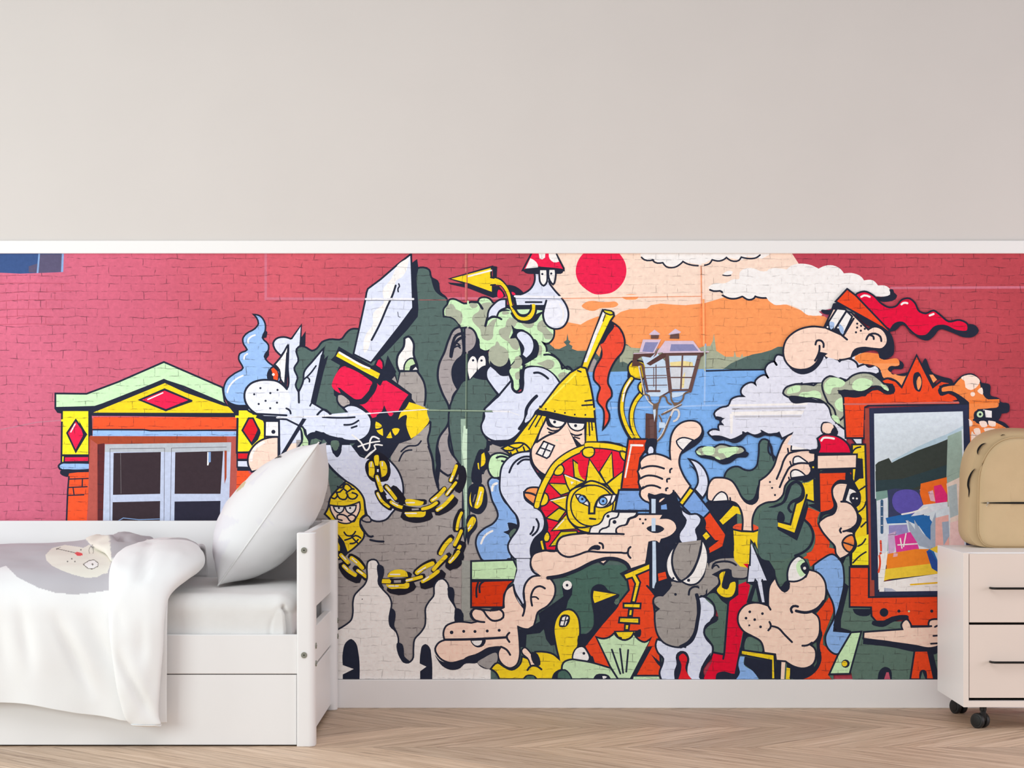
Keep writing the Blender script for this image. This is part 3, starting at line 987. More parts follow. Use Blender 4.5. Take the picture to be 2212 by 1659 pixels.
yc 1780,1360 1835,1305 1890,1370 1830,1425
yc 2030,1135 2240,930 2212,1080 2080,1195
l5 1460,960! 1580,1040 1700,1040 1760,1110 1740,1190 1680,1270 1710,1400 1680,1490 1600,1530 1500,1500 1430,1420 1430,1330 1500,1220 1530,1130 1470,1040
T 1210 1190 5.925
C U a09a96
o5c 880,240 1060,180 1150,150 1150,450 1220,560 1190,640 1220,900 1260,1100 1300,1640 900,1640 640,1500 440,1440 310,1220 880,500 860,380 780,290
K 400,650 390,560 410,470 480,425 560,440 610,500 720,545 760,560 720,620 690,660 740,660 600,880 440,1050 330,1200 240,1220 250,1060 330,1060 420,970 430,850
y 430,510! 720,555! 440,665! 420,590
f 690,660 740,600 760,640 720,690
y5c 805,300 1150,155 1150,235 975,310 1025,400 960,660 910,650 960,420 920,340 840,365
y5c 810,670 1030,670 1025,735 810,725
y5c 880,745 930,745 920,830 870,830
y5c 760,850 1010,855 1010,930 750,915
y5c 830,935 885,940 875,1010 825,1010
y4c 700,1030 1000,1025 990,1080 850,1130 740,1100
K 690,1050 740,1100 830,1140 900,1100 940,1050 1030,1000 1020,1100 940,1100 860,1160 760,1150
yc 790,1100 845,1100 845,1125 790,1125
C H 252a3c
-K5 1110,445 1170,510 1220,575
C e c9e6bb
e5 460,1100! 560,1120 630,1100 690,1050! 730,1100 830,1140 910,1100 940,1050! 1000,1130 1080,1165 1165,1110! 900,1640! 740,1640! 640,1480!
Kc 1120,1220 1180,1220 950,1640 900,1640
=K4.5 660,1260 770,1570
=K4.5 765,1250 805,1560
=K4.5 870,1265 845,1545
Kc 370,1330 420,1350 450,1450 380,1430
e5 20,1500 40,1430 120,1390 260,1400 650,1500! 740,1640! 150,1640!
Kc 1160,1320 1300,1440 1280,1480 1240,1440
C g 4a6a60
g4 -40,1640! -20,1540 60,1520 110,1560 150,1640!
K 420,1640! 460,1580 540,1570 620,1590 650,1640!
w 540,1600 600,1610 550,1635
e5c 930,1595 1270,1595 1290,1650 920,1650
l5 1780,575 1880,600 1960,680 1980,800 1950,880 1860,960 1840,1040 1870,1120 1950,1220 1940,1330 1880,1420 1820,1480 1830,1660! 1690,1660! 1620,1570 1620,1480 1640,1380 1600,1300 1540,1290 1495,1330 1500,1450 1470,1540 1480,1660! 1300,1660! 1270,1560 1310,1440 1320,1380 1250,1300 1220,1200 1240,1130! 1600,1230! 1750,700!
K 1500,1300 1600,1290 1640,1380 1620,1500 1660,1640! 1460,1640! 1500,1450
R 1520,1350 1570,1310 1620,1360 1600,1500 1680,1640! 1510,1640! 1550,1450
K 1980,830 2030,850 2020,920 1940,1000 1900,1060 1950,1220 1880,1130 1840,1040 1880,960
K 1930,1300 1880,1440 1830,1520 1840,1640 1790,1640 1810,1480
U5 1505,-107! 1600,-60 1700,-60 1813,-154! 1600,395! 1440,380! 1360,400 1340,440 1350,480! 1420,440! 1340,540 1310,570! 1250,570 1200,600 1190,660 1260,740! 1210,780! 1210,900 1250,1080 1320,1170 1430,1220 1550,1230 1680,1160 1740,1040 1760,800 1750,600! 1850,570! 1970,480! 2030,420 2030,330! 1960,300! 2060,250! 2180,250 2190,330 2200,370! 2400,250 2340,120 2200,80 2000,90 1890,140! 1900,0!
-K9 1745,560 1775,700 1755,900 1710,1080 1640,1170 1540,1225
K 1240,380 1360,340 1420,400 1420,450 1300,560 1220,560
oc 1250,290 1345,265 1365,350 1260,385
Uc 1480,-100 1800,-140 1850,50 1740,250 1560,390 1450,300 1410,120
w5 1505,-107! 1400,20 1355,150 1360,240 1400,340 1450,380 1530,395! 1450,260 1430,120 1450,0
-K5 1505,-107 1450,0 1430,150 1470,290 1550,385 1650,310 1740,160 1800,-60
w5 1813,-154! 1870,-40 1890,80 1880,180 1820,340 1740,420 1640,430 1550,385! 1670,300 1750,150 1790,30
.K2.6 1448,348
.K3.4 1642,374
-K5 1645,560 1660,490 1720,455 1780,470 1800,505
-K4 1370,480 1420,440
-K5 1190,640 1200,700 1250,735
-K5 1945,220 1960,170 2060,135 2200,150 2250,180
.K3 1475,555
T 1480 1190 5.925
C R e30d35
Rc 570,640 680,560 680,430 780,390 830,440 790,640 740,1020 630,1570 450,1560 380,1640 230,1640 340,1420 350,1300 490,1320 540,760
K 390,1640 400,1570 480,1540 630,1570 700,1550 680,1640
=K4 550,660 500,1300 485,1380
=K5 350,1295 500,1325
C g 56706a
g 250,580 380,540 470,640 540,690 500,1310 360,1290 350,1200 280,1100 240,1040 300,960 420,880 400,760
C g 5a7469
T 1480 1190 5.925
C R e30d35
T 0 0 1
C o ee4c24
Kc 1590,1060 1850,1060 1850,1300 1780,1480 1560,1480 1560,1180
gc 1590,1040 1800,1000 1800,1470 1600,1470
T 1480 1190 5.925
g 250,580 380,540 470,640 540,690 500,1310! 360,1290! 350,1200 290,1100 240,1040 300,960 420,880 400,760
Rc 570,640 680,560 680,430 780,390 830,440 790,640 740,1020 630,1570 450,1560 380,1640 230,1640 340,1420 350,1300 490,1320 540,760
K 390,1640 400,1570 480,1540 630,1570 700,1550 680,1640
=K5 550,660 500,1300 485,1380
=K5 350,1295 500,1325
T 1210 1190 5.925
-K5 1800,575 1880,600 1960,680 1980,800 1950,880 1860,960 1840,1040 1870,1120 1950,1220 1940,1330 1880,1420 1820,1480 1830,1640
U5 1870,570! 1970,480! 2030,420 2030,330! 1960,300! 2060,250! 2180,250 2190,330 2220,350! 2400,330 2440,230 2400,130 2300,80 2200,80 2000,100 1900,150! 1880,300!
U 1880,150 1870,500 1800,550 1780,500 1850,300
-K5 1945,220 1960,170 2060,135 2200,150 2250,180
-K4 1950,210 2000,180 2030,210
y5 2025,300 2060,260 2130,250! 2090,380 2080,460 2130,480 2170,400 2240,380 2250,500 2200,590 2120,605 2050,580 1990,500 2040,420
T 1480 1190 5.925
Kc 970,0 1060,100 1150,250 1160,350 1060,520 1050,680 780,660 860,440 780,400
C g 56706a
gc 900,470 940,660 850,640
l4c 870,-60 1055,385 985,385 1025,665 975,665 915,400 880,400 790,405 830,0
=K4 885,400 895,365 920,400
=K4 980,390 985,365
T 1500 960 6.9125
C D ee5a38
D 570,1230 620,1190 700,1180 900,1200 970,1250 880,1300 700,1310
Kc 970,1250 1050,1320 1010,1700 940,1700
y5c 565,1265 700,1295 880,1300 970,1270 945,1590 900,1470 895,1500 840,1430 825,1800 700,1800 590,1680
yc 575,915 660,940 690,1045 625,1030 425,1195 375,1135
y0c 590,1500 820,1440 790,1840 680,1820 590,1720
T 1480 1190 5.925
yc 620,0 820,0 810,145 730,145 620,70
Rc 740,165 805,160 800,220
T 1500 960 6.9125
lc 850,1480 920,1659 850,1659 840,1500
g5 960,0! 1000,-70 1050,-80 1110,-50! 1130,150 1190,180 1250,400 1000,560 940,700 880,820 800,850 720,800 640,680 560,560 440,500! 480,400 560,340 650,330 750,380 860,380 920,330 950,200
K 1110,-50 1160,30 1180,150 1200,180 1180,260 1150,180 1130,80
K 1000,540 940,620 900,760 860,820 770,850 840,900 920,860 960,700
g 960,1180 980,1030 1060,940 1200,930 1340,870 1420,640 1500,570 1580,620 1620,720 1560,800 1430,860 1400,960 1460,1020 1420,1200 1640,1130! 1720,1250 1740,1400 1700,1520 1560,1640 1400,1700 1000,1700
-K6 1200,920 1330,860 1400,700 1440,600 1520,560 1590,600 1640,720 1580,820 1440,870 1400,950 1440,1010
K 1270,995 1320,1020 1340,1140 1310,1170 1240,1150 1240,1050
K 1400,600 1480,540 1600,570 1620,640 1620,740 1560,820 1440,880 1410,960 1480,1020 1430,1010 1390,940 1430,850 1580,760 1590,640 1520,580 1440,590 1400,700 1350,840 1200,940 1100,940 1300,860
Kc 1680,900 1880,1010 1880,420 1800,400 1600,560 1670,560 1800,500 1810,880
yc 1590,580 1700,565 1780,515 1790,860 1665,815 1500,1330 1245,1235 1245,1150 1420,1190 1510,880 1620,820 1640,740
=K5 1785,520 1795,865 1665,820
=K5 1675,750 1655,830 1500,1335 1245,1240
=K5 1250,1150 1430,1195 1510,880
-K5 1590,580 1630,680 1620,800 1510,880
Kc 1500,1335 1530,1435 1240,1270 1245,1240
Kc 1500,1335 1680,830 1700,940 1650,1100 1530,1435
o 1870,440! 2212,420 2400,410 2400,500! 2200,540 2100,600 2030,660 2060,830 2060,930 1960,980 1880,1010!
o 1695,940! 1870,1010! 1840,1080 1830,1180 1920,1290 2000,1400 2010,1520 1960,1600 1900,1659 1600,1700! 1740,1600 1800,1440 1780,1280 1720,1190 1650,1120!
-K6 1645,1130 1730,1220 1770,1380 1720,1520 1600,1620 1500,1659
s5 1300,0! 1230,180 1190,310 1100,440 970,540! 950,700 930,840 860,890 780,870 700,780 640,660 550,540 450,500 380,495 280,505 210,600 190,700 210,840 260,850! 520,845! 620,880 690,980 715,1080 710,1290! 865,1300! 880,1050 940,940 1060,870 1230,840 1320,750 1350,620 1420,530! 1700,460! 1740,400 1740,310 1790,250 1800,120 1830,20 1830,-110 1750,-180 1600,-205 1480,-190 1380,-120
w4 260,855! 340,740 400,705 460,730 500,840!
=K4 530,795 535,845
w4 1440,90! 1450,0 1480,-80 1560,-60 1620,0 1710,80!
w4 1470,290! 1490,190 1550,175 1610,210 1690,270!
w4 1440,500! 1445,400 1500,375 1560,390 1660,470!
-K5 1710,85 1500,105 1400,140 1340,220 1290,360 1225,515
-K5 1740,290 1500,295 1420,340 1360,440 1270,640
K 1690,60 1830,40 1860,100 1800,120 1850,200 1840,300 1700,260 1790,240 1800,130
K 1700,290 1830,270 1870,420 1800,500 1440,520 1660,470 1740,400
-K4 1390,60 1400,120
-K4 1425,255 1440,305
-K4 1405,490 1412,520
.K2.3 1125,560 1157,648 1200,755
.y2 1770,340
K 80,190 300,240 420,300 530,280 640,200 790,180 810,130 740,100 640,150 440,230 200,170
V5 20,100 60,50 300,40 370,0 430,0 560,35 720,45 755,95 700,140 580,160 480,210 400,240 320,210 180,170 70,170
m 110,60 300,55 290,140 220,165 140,140
m 350,80 460,50 660,60 630,120 560,160 480,200 430,130 360,130
m 300,190 350,180 390,230 340,220
m 25,95 70,110 100,160 40,140
T 1500 745 6.9125
C c e3e5f3
c5 1330,170! 1230,150 1190,240 1230,310! 1190,250 1100,280 1050,370 1080,460 1105,500! 1060,450 960,480 900,560 915,600! 880,565 760,590 690,680 700,740 740,770! 640,770 540,820 510,900 380,940 290,1030 320,1090 430,1100! 380,1130 420,1190! 360,1190 360,1270! 270,1260 200,1310 240,1360 410,1380! 480,1420 600,1400 700,1350 790,1310! 900,1350 1010,1310! 1120,1350 1260,1310! 1300,1400! 1500,1300! 1700,1290! 1900,1100! 2200,1200! 2500,1600! 2500,100! 2100,160! 1900,100! 1860,0!
K 240,1370 410,1360 440,1370 600,1410 710,1340 710,1290 800,1330 920,1340 1000,1310 980,1270 1100,1320 1260,1320 1310,1380 1080,1340 940,1390 790,1340 700,1430 600,1470 460,1420 300,1430
K 300,1080 430,1100 400,1150 430,1190 370,1190 370,1130 310,1110
=w5 530,905 1980,875
C a e6e3e4
C X c5c4cc
Xc 560,940 1960,920 1960,950 560,970
wc 550,1000 1830,975 1830,1035 560,1055
wc 525,1030 575,1030 565,1325 535,1325
wc 1755,1040 1805,1040 1800,1300 1755,1290
Xc 600,1060 1680,1050 1680,1080 600,1085
Xc 1740,1040 1757,1040 1757,1280 1740,1270
T 0 0 1
cc 1750,860 1822,860 1830,990 1700,960
T 1500 745 6.9125
V5 1320,720 1360,640 1450,600 1780,605! 1900,520 2030,470 2150,500 2230,560 2350,700 2450,900 2400,1200 2300,1300! 2150,1190 2050,1080 2000,930 1920,850 1780,790 1550,790 1400,780
m 1380,690 1420,640 1580,620 1570,690 1470,720 1380,730
m 1550,770 1580,720 1700,700 1800,680 1880,720 1890,790 1750,780
m 1880,610 2000,500 2120,500 2212,600 2060,720 2030,750 1970,740 1930,670
m 2100,830 2200,780 2212,900 2300,1000 2200,1100 2090,960
m 2040,1060 2120,1040 2170,1120 2160,1180 2080,1120
K 1400,790 1700,790 1860,830 1980,870 1700,860 1440,850
c5 1900,120! 1960,180! 2050,150 2130,190 2170,240! 2212,210 2400,150 2520,200 2560,300 2600,330 2700,300 2870,370 2860,450 2800,480 2700,440 2560,420 2480,460 2350,540 2212,510 2100,470 1990,480 1880,560! 1600,590! 1600,400!
c 1640,350 2000,200 2400,420 1900,560 1500,560 1500,400
-K5 1880,105 1950,150 1970,190
T 1780 745 5.12
-K5 0,90 40,120 20,145
-K5 30,130 100,118 170,185
-K5 165,170 230,150 310,165 365,215 370,245
-K5 370,240 450,212 550,215 610,270 610,310 575,330
T 1500 745 6.9125
T 1780 745 5.12
K 560,330 620,300 670,330 660,420 600,440 590,380
T 1780 745 5.12
O 330,130! 420,90 600,105! 640,155 820,165 830,220 760,240 705,260 720,290 930,305! 860,470! 760,380 660,370 610,260 440,210!
K 600,110! 640,150 800,155 880,220 870,260 750,280 740,300 930,300! 930,312 740,308 700,270 720,240 830,230 830,175 630,165
Oc 1150,330 1200,330 1250,380 1205,420
V5 0,380 60,345 130,365 230,400 310,340 400,310 520,320 620,390 720,480 725,515 680,500 600,460 500,470 430,510 330,510 160,510! 200,560 210,800 130,860! 100,700 40,640!
m 310,430 360,380 450,370 540,420 500,470 380,510 310,480
m 620,430 700,480 720,510 660,490
m 0,440 90,360 230,430 200,460 90,480 60,550 10,520
m 115,640 190,580 200,740 130,700
m 80,790 130,780 170,830 170,870 110,840
C o ee4c24
o5c 1020,115 1200,470 1290,400 1400,420 1480,440 1280,460 1290,560 1500,640 1500,660 490,670 450,690 440,1030 235,1030 210,570 370,560 450,560 500,500 590,490 680,530 760,530 750,440 660,430 620,390 700,370 790,400 855,470
oc 1240,480 1500,600 1300,640 1100,640
K 1110,150 1200,310 1300,350 1420,400 1410,440 1330,400 1240,390 1210,470 1150,350 1080,210
Oc 1160,330 1200,330 1245,385 1205,420
K 980,380 1000,310 1040,300 1075,360 1080,450 1050,520 1010,500 985,440
O 1020,400 1050,345 1070,380 1060,470 1040,500 1025,460
-K5 855,470 790,400 700,370 630,395
K 190,500 330,510 430,520 500,490 600,470 700,520 720,440 690,430 760,440 780,520 730,550 660,540 580,490 480,540 380,580 210,560 150,530
C a cc6f6a
=a4 220,655 480,655 1600,632 1610,625
C O f58d4b
C W fde6d6
K 1750,420 1830,440 1840,560 1930,590 1950,630 2040,650 2040,740 1920,780 1920,830 1650,830 1500,650 1450,580 1400,540 1280,560 1255,500 1290,450 1450,430
O5 1430,440! 1540,340 1630,325 1720,400 1745,500 1790,580 1930,605! 1930,690 1830,710 1700,720! 1670,830! 1900,850 2030,920! 2000,1300! 1590,1300! 1590,640! 1500,570 1400,520 1290,520 1290,470 1350,450
K 1660,840 1660,740 1720,710 1850,720 1960,730 1920,840
.e7 1720,768
.K3 1722,768
wc 1755,715 1850,730 1850,805 1770,800
=K4 1765,730 1775,800
W 1510,370 1620,330 1720,400 1680,470 1620,500 1560,470 1550,400
.W5 1640,545
W 1690,510 1740,470 1750,550
W 1590,820 1635,850 1630,900 1590,900
W 1710,850 1790,850 1800,900 1740,910
W 1810,840 1890,840 1890,900 1820,890
W 1650,930 1710,920 1720,1000 1670,990
W 1760,930 1850,920 1900,930 1800,980
W 1640,960 1640,1200 1720,1010 1650,980
-K5 1650,830 1900,840 2000,880 2035,920
C a f07f3a
ac 1600,610 1935,600 1935,640 1600,650
C n a84a3f
T 1720 960 5.672
nc 830,-300 930,-300 940,1475 880,1475
T 1740 1190 5.925
nc 800,-100 870,0 880,590 810,590
T 1780 745 5.12
n 450,700! 500,700! 520,1400! 455,1400!
C Z 2e3450
Zc 495,700 1590,660 1600,1300 1600,2600 520,2600 505,1400
T 1720 960 5.672
Zc 900,-300 960,-300 1000,1500 960,1500
Z 2030,-300! 2100,-300! 2200,1240! 2060,1240!
C h dce8f2
T 1780 745 5.12
hc 550,760 1530,735 1540,1000 1560,1700 560,1700
T 1720 960 5.672
hc 958,-200 2040,-200 2075,1240 1700,1475 1000,1475
C i bcd6e6
ic 1160,200 1480,30 1700,-70 1850,-130 2040,-230 2040,0 1700,50 1200,250
C j 3d4440
jc 965,330 1250,180 1480,75 1720,-10 2030,-140 2060,400 1840,400 1600,480 1500,560 970,580
jc 965,250 1000,215 1130,165 1170,230 970,330
C k 34464c
kc 970,440 1300,420 1840,250 1850,380 1520,500 1100,700 980,660
C t a0b8ac
tc 1850,-100 2040,-180 2050,300 1835,400
C x 3e4468
xc 1115,560 1200,540 1560,560 1560,900 1120,960
C f 6258b4
f 1170,680 1200,600 1330,550 1470,580 1540,720 1540,830 1400,870 1280,850 1200,790
C G 7fa39c
Gc 970,580 1110,560 1125,700 1120,1475 1000,1475 980,800
C l dfe5f0
lc 980,690 1115,650 1125,1100 1100,1475 1000,1475
C b 43648a
=b7 1045,690 1045,1080
=w1.5 1035,760 1055,760
=w1.5 1035,880 1055,880
=w1.5 1035,990 1055,990
C a e9543c
=a5 1030,1180 1035,1300
=a6 1030,1330 1025,1475
C o f5742a
oc 1520,480 1840,400 1860,720 1560,760 1510,600
C r e8327c
rc 1680,510 1770,490 1860,640 1810,760 1700,720
C S e8b8c8
Sc 1610,580 1670,560 1700,700 1640,690
C A 2b6db4
Ac 1090,900 1330,850 1600,870 1700,1000 1640,1200 1500,1000 1330,920 1350,960 1110,970
lc 1400,880 1550,740 1700,720 1860,700 1880,760 1540,860
-w4 1290,855 1420,830 1600,770
C M 9a94cc
Mc 1130,990 1350,980 1380,1120 1130,1100
C S cfb2d6
Sc 1120,1100 1220,1060 1200,1300 1130,1400
C r e0409c
rc 1200,1120 1440,1060 1500,1280 1340,1300 1220,1320
-w3 1240,1230 1480,1215
-w3 1270,1150 1290,1270
-w3 1340,1090 1310,1250
C i a6b4c8
ic 1360,920 1450,1040 1440,920 1540,1080 1650,1180 1640,1280 1500,1240 1380,1050
Ac 1500,900 1630,870 1640,1100 1540,1050
ic 1640,1000 1700,830 1720,1000 1720,1250 1640,1300
C S f0b8b0
Sc 1700,900 1860,860 1870,1230 1700,1250
ic 1780,950 1860,940 1870,1120 1800,1240
C W f0ddd0
tc 1840,400 2050,300 2060,780 1850,760
Wc 1835,480 2000,400 2060,900 2075,1240 1870,1240 1880,900
C t b5c4c8
tc 1850,520 1960,480 1980,860 1880,900
C S f4d0cc
Sc 1880,960 2060,900 2075,1240 1950,1240 1880,1240
=h4 2030,-180 2065,1240
C o f58a2c
oc 1110,1340 1460,1280 1640,1280 1640,1475 1100,1475
Ac 1600,1300 1660,1260 1727,1420 1727,1475 1640,1475
C y f3cf40
yc 1630,1280 1727,1240 1727,1330 1660,1300
C S eab0b8
Sc 1190,1330 1240,1330 1220,1475 1160,1475
T 1740 1190 5.925
oc 1040,90 1580,0 1600,200 1030,250
yc 1020,230 1690,150 1690,290 1070,360 1000,380
wc 920,60 1050,0 1000,380 930,500
wc 940,400 1690,290 1690,520 940,520
-a5 940,60 950,130 945,200 930,270
C y f0c030
=y4 1340,430 1690,405
C A 2c50a0
Ac 1540,0 1600,0 1690,160 1690,270 1610,220
C M b9bfd2
Mc 1000,470 1100,480 1160,515 1000,520
Zc 870,-300 905,0 930,520 1690,510 1690,570 880,590
T 1720 960 5.672
Zc 2040,-300 2110,-300 2200,1300 2075,1240
T 1740 1190 5.925
C y f8d728
C o ee4c24
C g 60796e
gc 300,560 550,0 600,700 820,720 1000,900 1690,900 1690,1640 600,1640 430,900
o5c 560,205 805,205 805,590 1690,575 1690,960 1350,960 1300,860 1200,830 1100,850 1000,900 900,900 840,830 835,720 560,715
K 600,740! 830,740! 830,800 620,790
-K12 870,920 980,940 1100,880 1200,850 1290,850
.K9.5 1000,785
.K3.4 1190,768 1610,768
.e2.2 1318,770
s5 740,1035! 1235,1000! 1220,940 1290,870 1340,930 1350,970! 1570,965! 1580,890 1640,870 1720,880 1760,1000 1720,1200 1600,1240 1400,1210 735,1120!
-K5 1555,965 1605,960
-K4.5 1650,970 1690,950
-K4.5 1630,1085 1690,1080
-K4.5 1600,1185 1680,1180
K 735,1120! 1000,1140 1420,1220 1600,1250 1690,1200! 1690,1290 1400,1290 1100,1230 730,1190!
o5c 1390,1275 1560,1275 1640,1640 1335,1640
K 1450,1640! 1480,1520 1520,1520 1550,1640!
gc 1465,1640 1490,1540 1530,1640
Kc 1570,1270 1620,1270 1690,1560 1690,1640 1640,1640
K 920,1640! 950,1520 1010,1480 1070,1500 1100,1640!
Pc 1000,1640 1030,1550 1060,1550 1080,1640
T 1480 1190 5.925
C g 5f7a70
C B 8db6ee
oc 1550,30 1760,-60 1950,-20 1900,120 1640,170 1600,200
oc 1680,800 1840,590 1890,640 1890,780 1760,1100 1760,1200 1960,1330 1830,1590 1870,1640 1420,1640 1700,1470 1740,1300 1690,1220 1750,1050
B5 1640,180! 1750,100 1880,40 1990,130 2030,330 2000,600 1920,850! 1900,1020! 2120,1040! 2000,1300! 1930,1320 1820,1240 1790,1100 1840,980 1900,850 1880,650 1840,570 1760,400 1640,250
Kc 2030,400 2090,450 1990,880 1990,980 2120,1020 2120,1045 1950,1030 1890,950 1930,820
K 1690,950 1750,1040 1720,1200 1740,1400 1700,1500 1560,1620 1380,1640 1300,1450 1640,1500
m5c 2120,1040 2250,1030 2100,1570 1840,1575 1950,1330
.K9 2048,1440
.y6 2036,1440
Kc 740,1040 1010,1160 1000,1300 700,1260
g 800,1100 930,1130 1000,1220 980,1290 760,1260
y5c 715,1265 1140,1325 1150,1640 1100,1640 1100,1400 710,1325
B 700,1350! 760,1350! 750,1450 870,1540 940,1640! 650,1640! 700,1550 680,1470
Kc 760,1350 1090,1410 1090,1640 950,1640 860,1530 750,1450
sc 1230,1400 1280,1400 1265,1640 1220,1640
Kc 1160,1320 1230,1410 1215,1640 1155,1640
yc 1295,1490 1340,1500 1335,1640 1285,1640
K 1270,1410 1350,1470 1500,1510 1640,1460 1640,1560 1400,1600 1340,1640 1340,1500
s5 1060,700! 900,660 770,690 680,800 680,930 740,1020 860,1090 960,1150 1005,1300! 1150,1320! 1160,1400! 1280,1410! 1400,1480 1520,1500 1630,1450 1670,1350 1650,1240 1600,1200! 1690,1120 1720,960 1690,830 1640,790! 1760,680 1800,520 1780,380 1700,280 1580,240! 1540,330! 1310,390! 1320,480 1270,520 1210,470 1150,340! 1080,440 1060,600
-K5 1060,700 1090,750
-K5 1075,905 1095,960 1060,1015
-K5 1100,960 1180,980 1270,1070 1365,1165
-K6 1365,785 1350,740 1380,705 1440,710
-K7 1415,765 1550,785 1680,740 1770,640
-K5 1495,1210 1560,1205 1620,1170
.K3 824,777 986,800 776,858 887,877 962,969
.K2.2 818,950
K 1210,470 1290,520 1330,390 1290,380 1240,440
w5 1310,385! 1310,250 1370,120 1450,65 1530,130 1575,240 1520,340 1430,385
m 1420,170 1500,100 1540,160 1540,290 1480,330 1430,260
K 1470,190 1530,140 1570,220 1540,300 1490,250
.w3.3 1525,220
T 1720 960 5.672
K 260,340! 720,300 820,400 820,170 740,130 840,420 770,520 620,520 480,480 430,560 480,740 470,830 330,870 280,940 300,820 440,740 400,600 440,450 290,345
o 285,355! 710,345! 680,420 500,440 430,520 430,640 450,760 300,825!
y5c 680,0 840,0 880,1475 680,1475
Yc 690,1150 880,1100 880,1475 680,1475
K 620,300 720,480 790,640 770,740 720,780 800,900 760,1020 720,1080 740,1250 650,1360 540,1400 700,1000 600,600
-K4 680,100 720,50 785,30
-K4 755,570 800,540 860,500
-K4 750,830 830,760 850,700
-K4 790,1010 850,950
-K4 750,1245 800,1220 845,1155
-K4 690,1450 780,1360 850,1315
C e d8efd0
s5 490,480 560,470 630,480! 570,690! 700,740 750,850 740,960 650,1040 600,1060! 690,1070! 710,1150 700,1250 640,1340 530,1400! 480,1330 470,1250 400,1170 300,1040 270,970 350,890 460,840 490,760 440,620 440,540
-K5 545,700 640,710 720,790 750,880 730,980 650,1040 570,1065
-K5 545,1025 530,1050 545,1080
O5 690,1110 610,1130 560,1200 590,1280 650,1320 700,1260 715,1180
=K4 575,1200 700,1240
w5 640,530! 590,690! 680,735! 740,700 760,620 720,560
K 690,590 760,600 770,700 690,730 650,680 660,610
.w2.2 693,658 738,662
C R e60f3e
Kc 740,165 810,175 820,415 770,420 700,480 720,300 740,290
s5c 250,130 740,120 735,290 250,305
T 1780 745 5.12
s4 -10,860 40,860 90,890 100,940 70,975 30,985 -20,970
K 100,880 150,960 140,1000 90,1000 110,950
T 1500 745 6.9125
R5 1830,1620! 1870,1520 1830,1400! 1920,1340 2080,1350 2180,1390 2300,1500 2340,1620!
.K12 1985,1245
s 1900,1240 1930,1180 1990,1165 2060,1190 2075,1250 2040,1310 1960,1320
K 2080,1230 2140,1290 2130,1340 2030,1330
-w5 1890,1430 1920,1390 1980,1385 2080,1400
K 1820,1380 1870,1500 1830,1620 1700,1600 1740,1560 1820,1550
T 1660 545 4.608
O 850,1060! 900,1020 1090,1010! 1120,1060 1290,1070 1300,1106! 900,1106!
K 640,510 730,520 1000,740 1200,790 1250,960 1240,1020 1100,1050 1090,1000 900,1010 820,1050 900,940 1180,900 700,560 600,620 530,600 520,580 620,570
s5 550,750! 430,740 280,780 170,880 145,1000 165,1080 230,1150 330,1170 430,1140 490,1070 500,1000! 560,1010 700,1070 820,1050! 860,970 930,950 1050,960 1130,960 1180,900 1170,820 1120,760 1050,740 990,770! 860,640! 820,600! 640,560!
w5c 680,560 760,570 830,640 740,830 560,750
K 600,700 640,700 640,780 570,750
K 690,720 720,740 730,820 660,790
C b a9c4ea
b 610,690 650,700 650,740 620,770
b 700,710 745,760 740,820 715,800
=K5 770,590 650,780
=K5 845,660 745,825
.w2 585,745 690,750
-K5 720,820 780,870
-K5 465,920 480,880 520,880 545,910 545,945
-K5 505,930 505,970 495,1010 460,1080
-K5 970,870 1000,820 1060,810 1110,840 1120,885
-K5 1010,825 1040,840 1045,865
.K2.4 880,711 919,733 879,750 956,763 916,781 868,797
K 500,1000! 560,1010! 520,1100 430,1190 320,1215 240,1180 180,1110! 250,1155 330,1170 430,1140 490,1070
s 560,1030 640,1060 700,1070 640,1000
o5c 780,370 1210,780 1190,790 670,490
K 1200,790 1260,720 1340,700 1400,800 1480,840 1560,830 1660,740 1740,730 1980,790 1980,720 2060,730 2090,780 2040,840 1960,850 1820,800 1700,770 1640,840 1580,880 1500,860 1400,790 1330,720 1260,780
R5 880,410 950,390 1040,430 1120,510 1200,550 1260,540 1330,470 1400,460 1450,500 1500,590 1560,610 1640,580 1700,620 1790,690 1900,675 1980,720 1980,780 1880,785 1740,730 1660,740 1560,830 1480,830 1400,770 1330,700 1260,710 1210,775!
o5c 780,365 865,430 1205,785 1190,795 1130,750 665,490
-w5 920,445 950,430 1005,445
-w5 1320,520 1340,505 1380,508
-w5 1600,630 1640,615
T 0 0 1
C a cf7272
C X f0f0f6
C v 93a68f
C g 44564f
C q b05a5a
=q2 1009,548 1009,650
=a4 1006,548 1006,586
=a4 1006,612 1006,650
=m4 1011,651 1011,706
C U a9a0a2
=U4 1010,708 1009,765
=g4 1009,765 1008,925
=v1.5 1007,765 1006,925
=q1.5 906,648 965,648
=X5 790,646 893,646
=K1.3 790,649 893,649
=X5 1112,640 1212,642
=K1.2 1112,645 1215,646
=X4 598,902 690,899 800,893
=X2.2 800,893 925,884
=v3.5 925,886 1065,888
=g1.5 925,888 1065,890
=X4 1065,888 1100,889
=X2 1100,889 1122,897
C z ffe3d0
=z5 1212,641 1515,637
=z4 1519,636 1560,635
C j ef8a50
=j1.2 1215,645 1515,640
=z6 1518,571 1519,648
C O ffae72
=O5 1519,648 1520,745
=j2 1514,575 1516,748
C c b6c2b0
=c4 1522,748 1522,800
"""
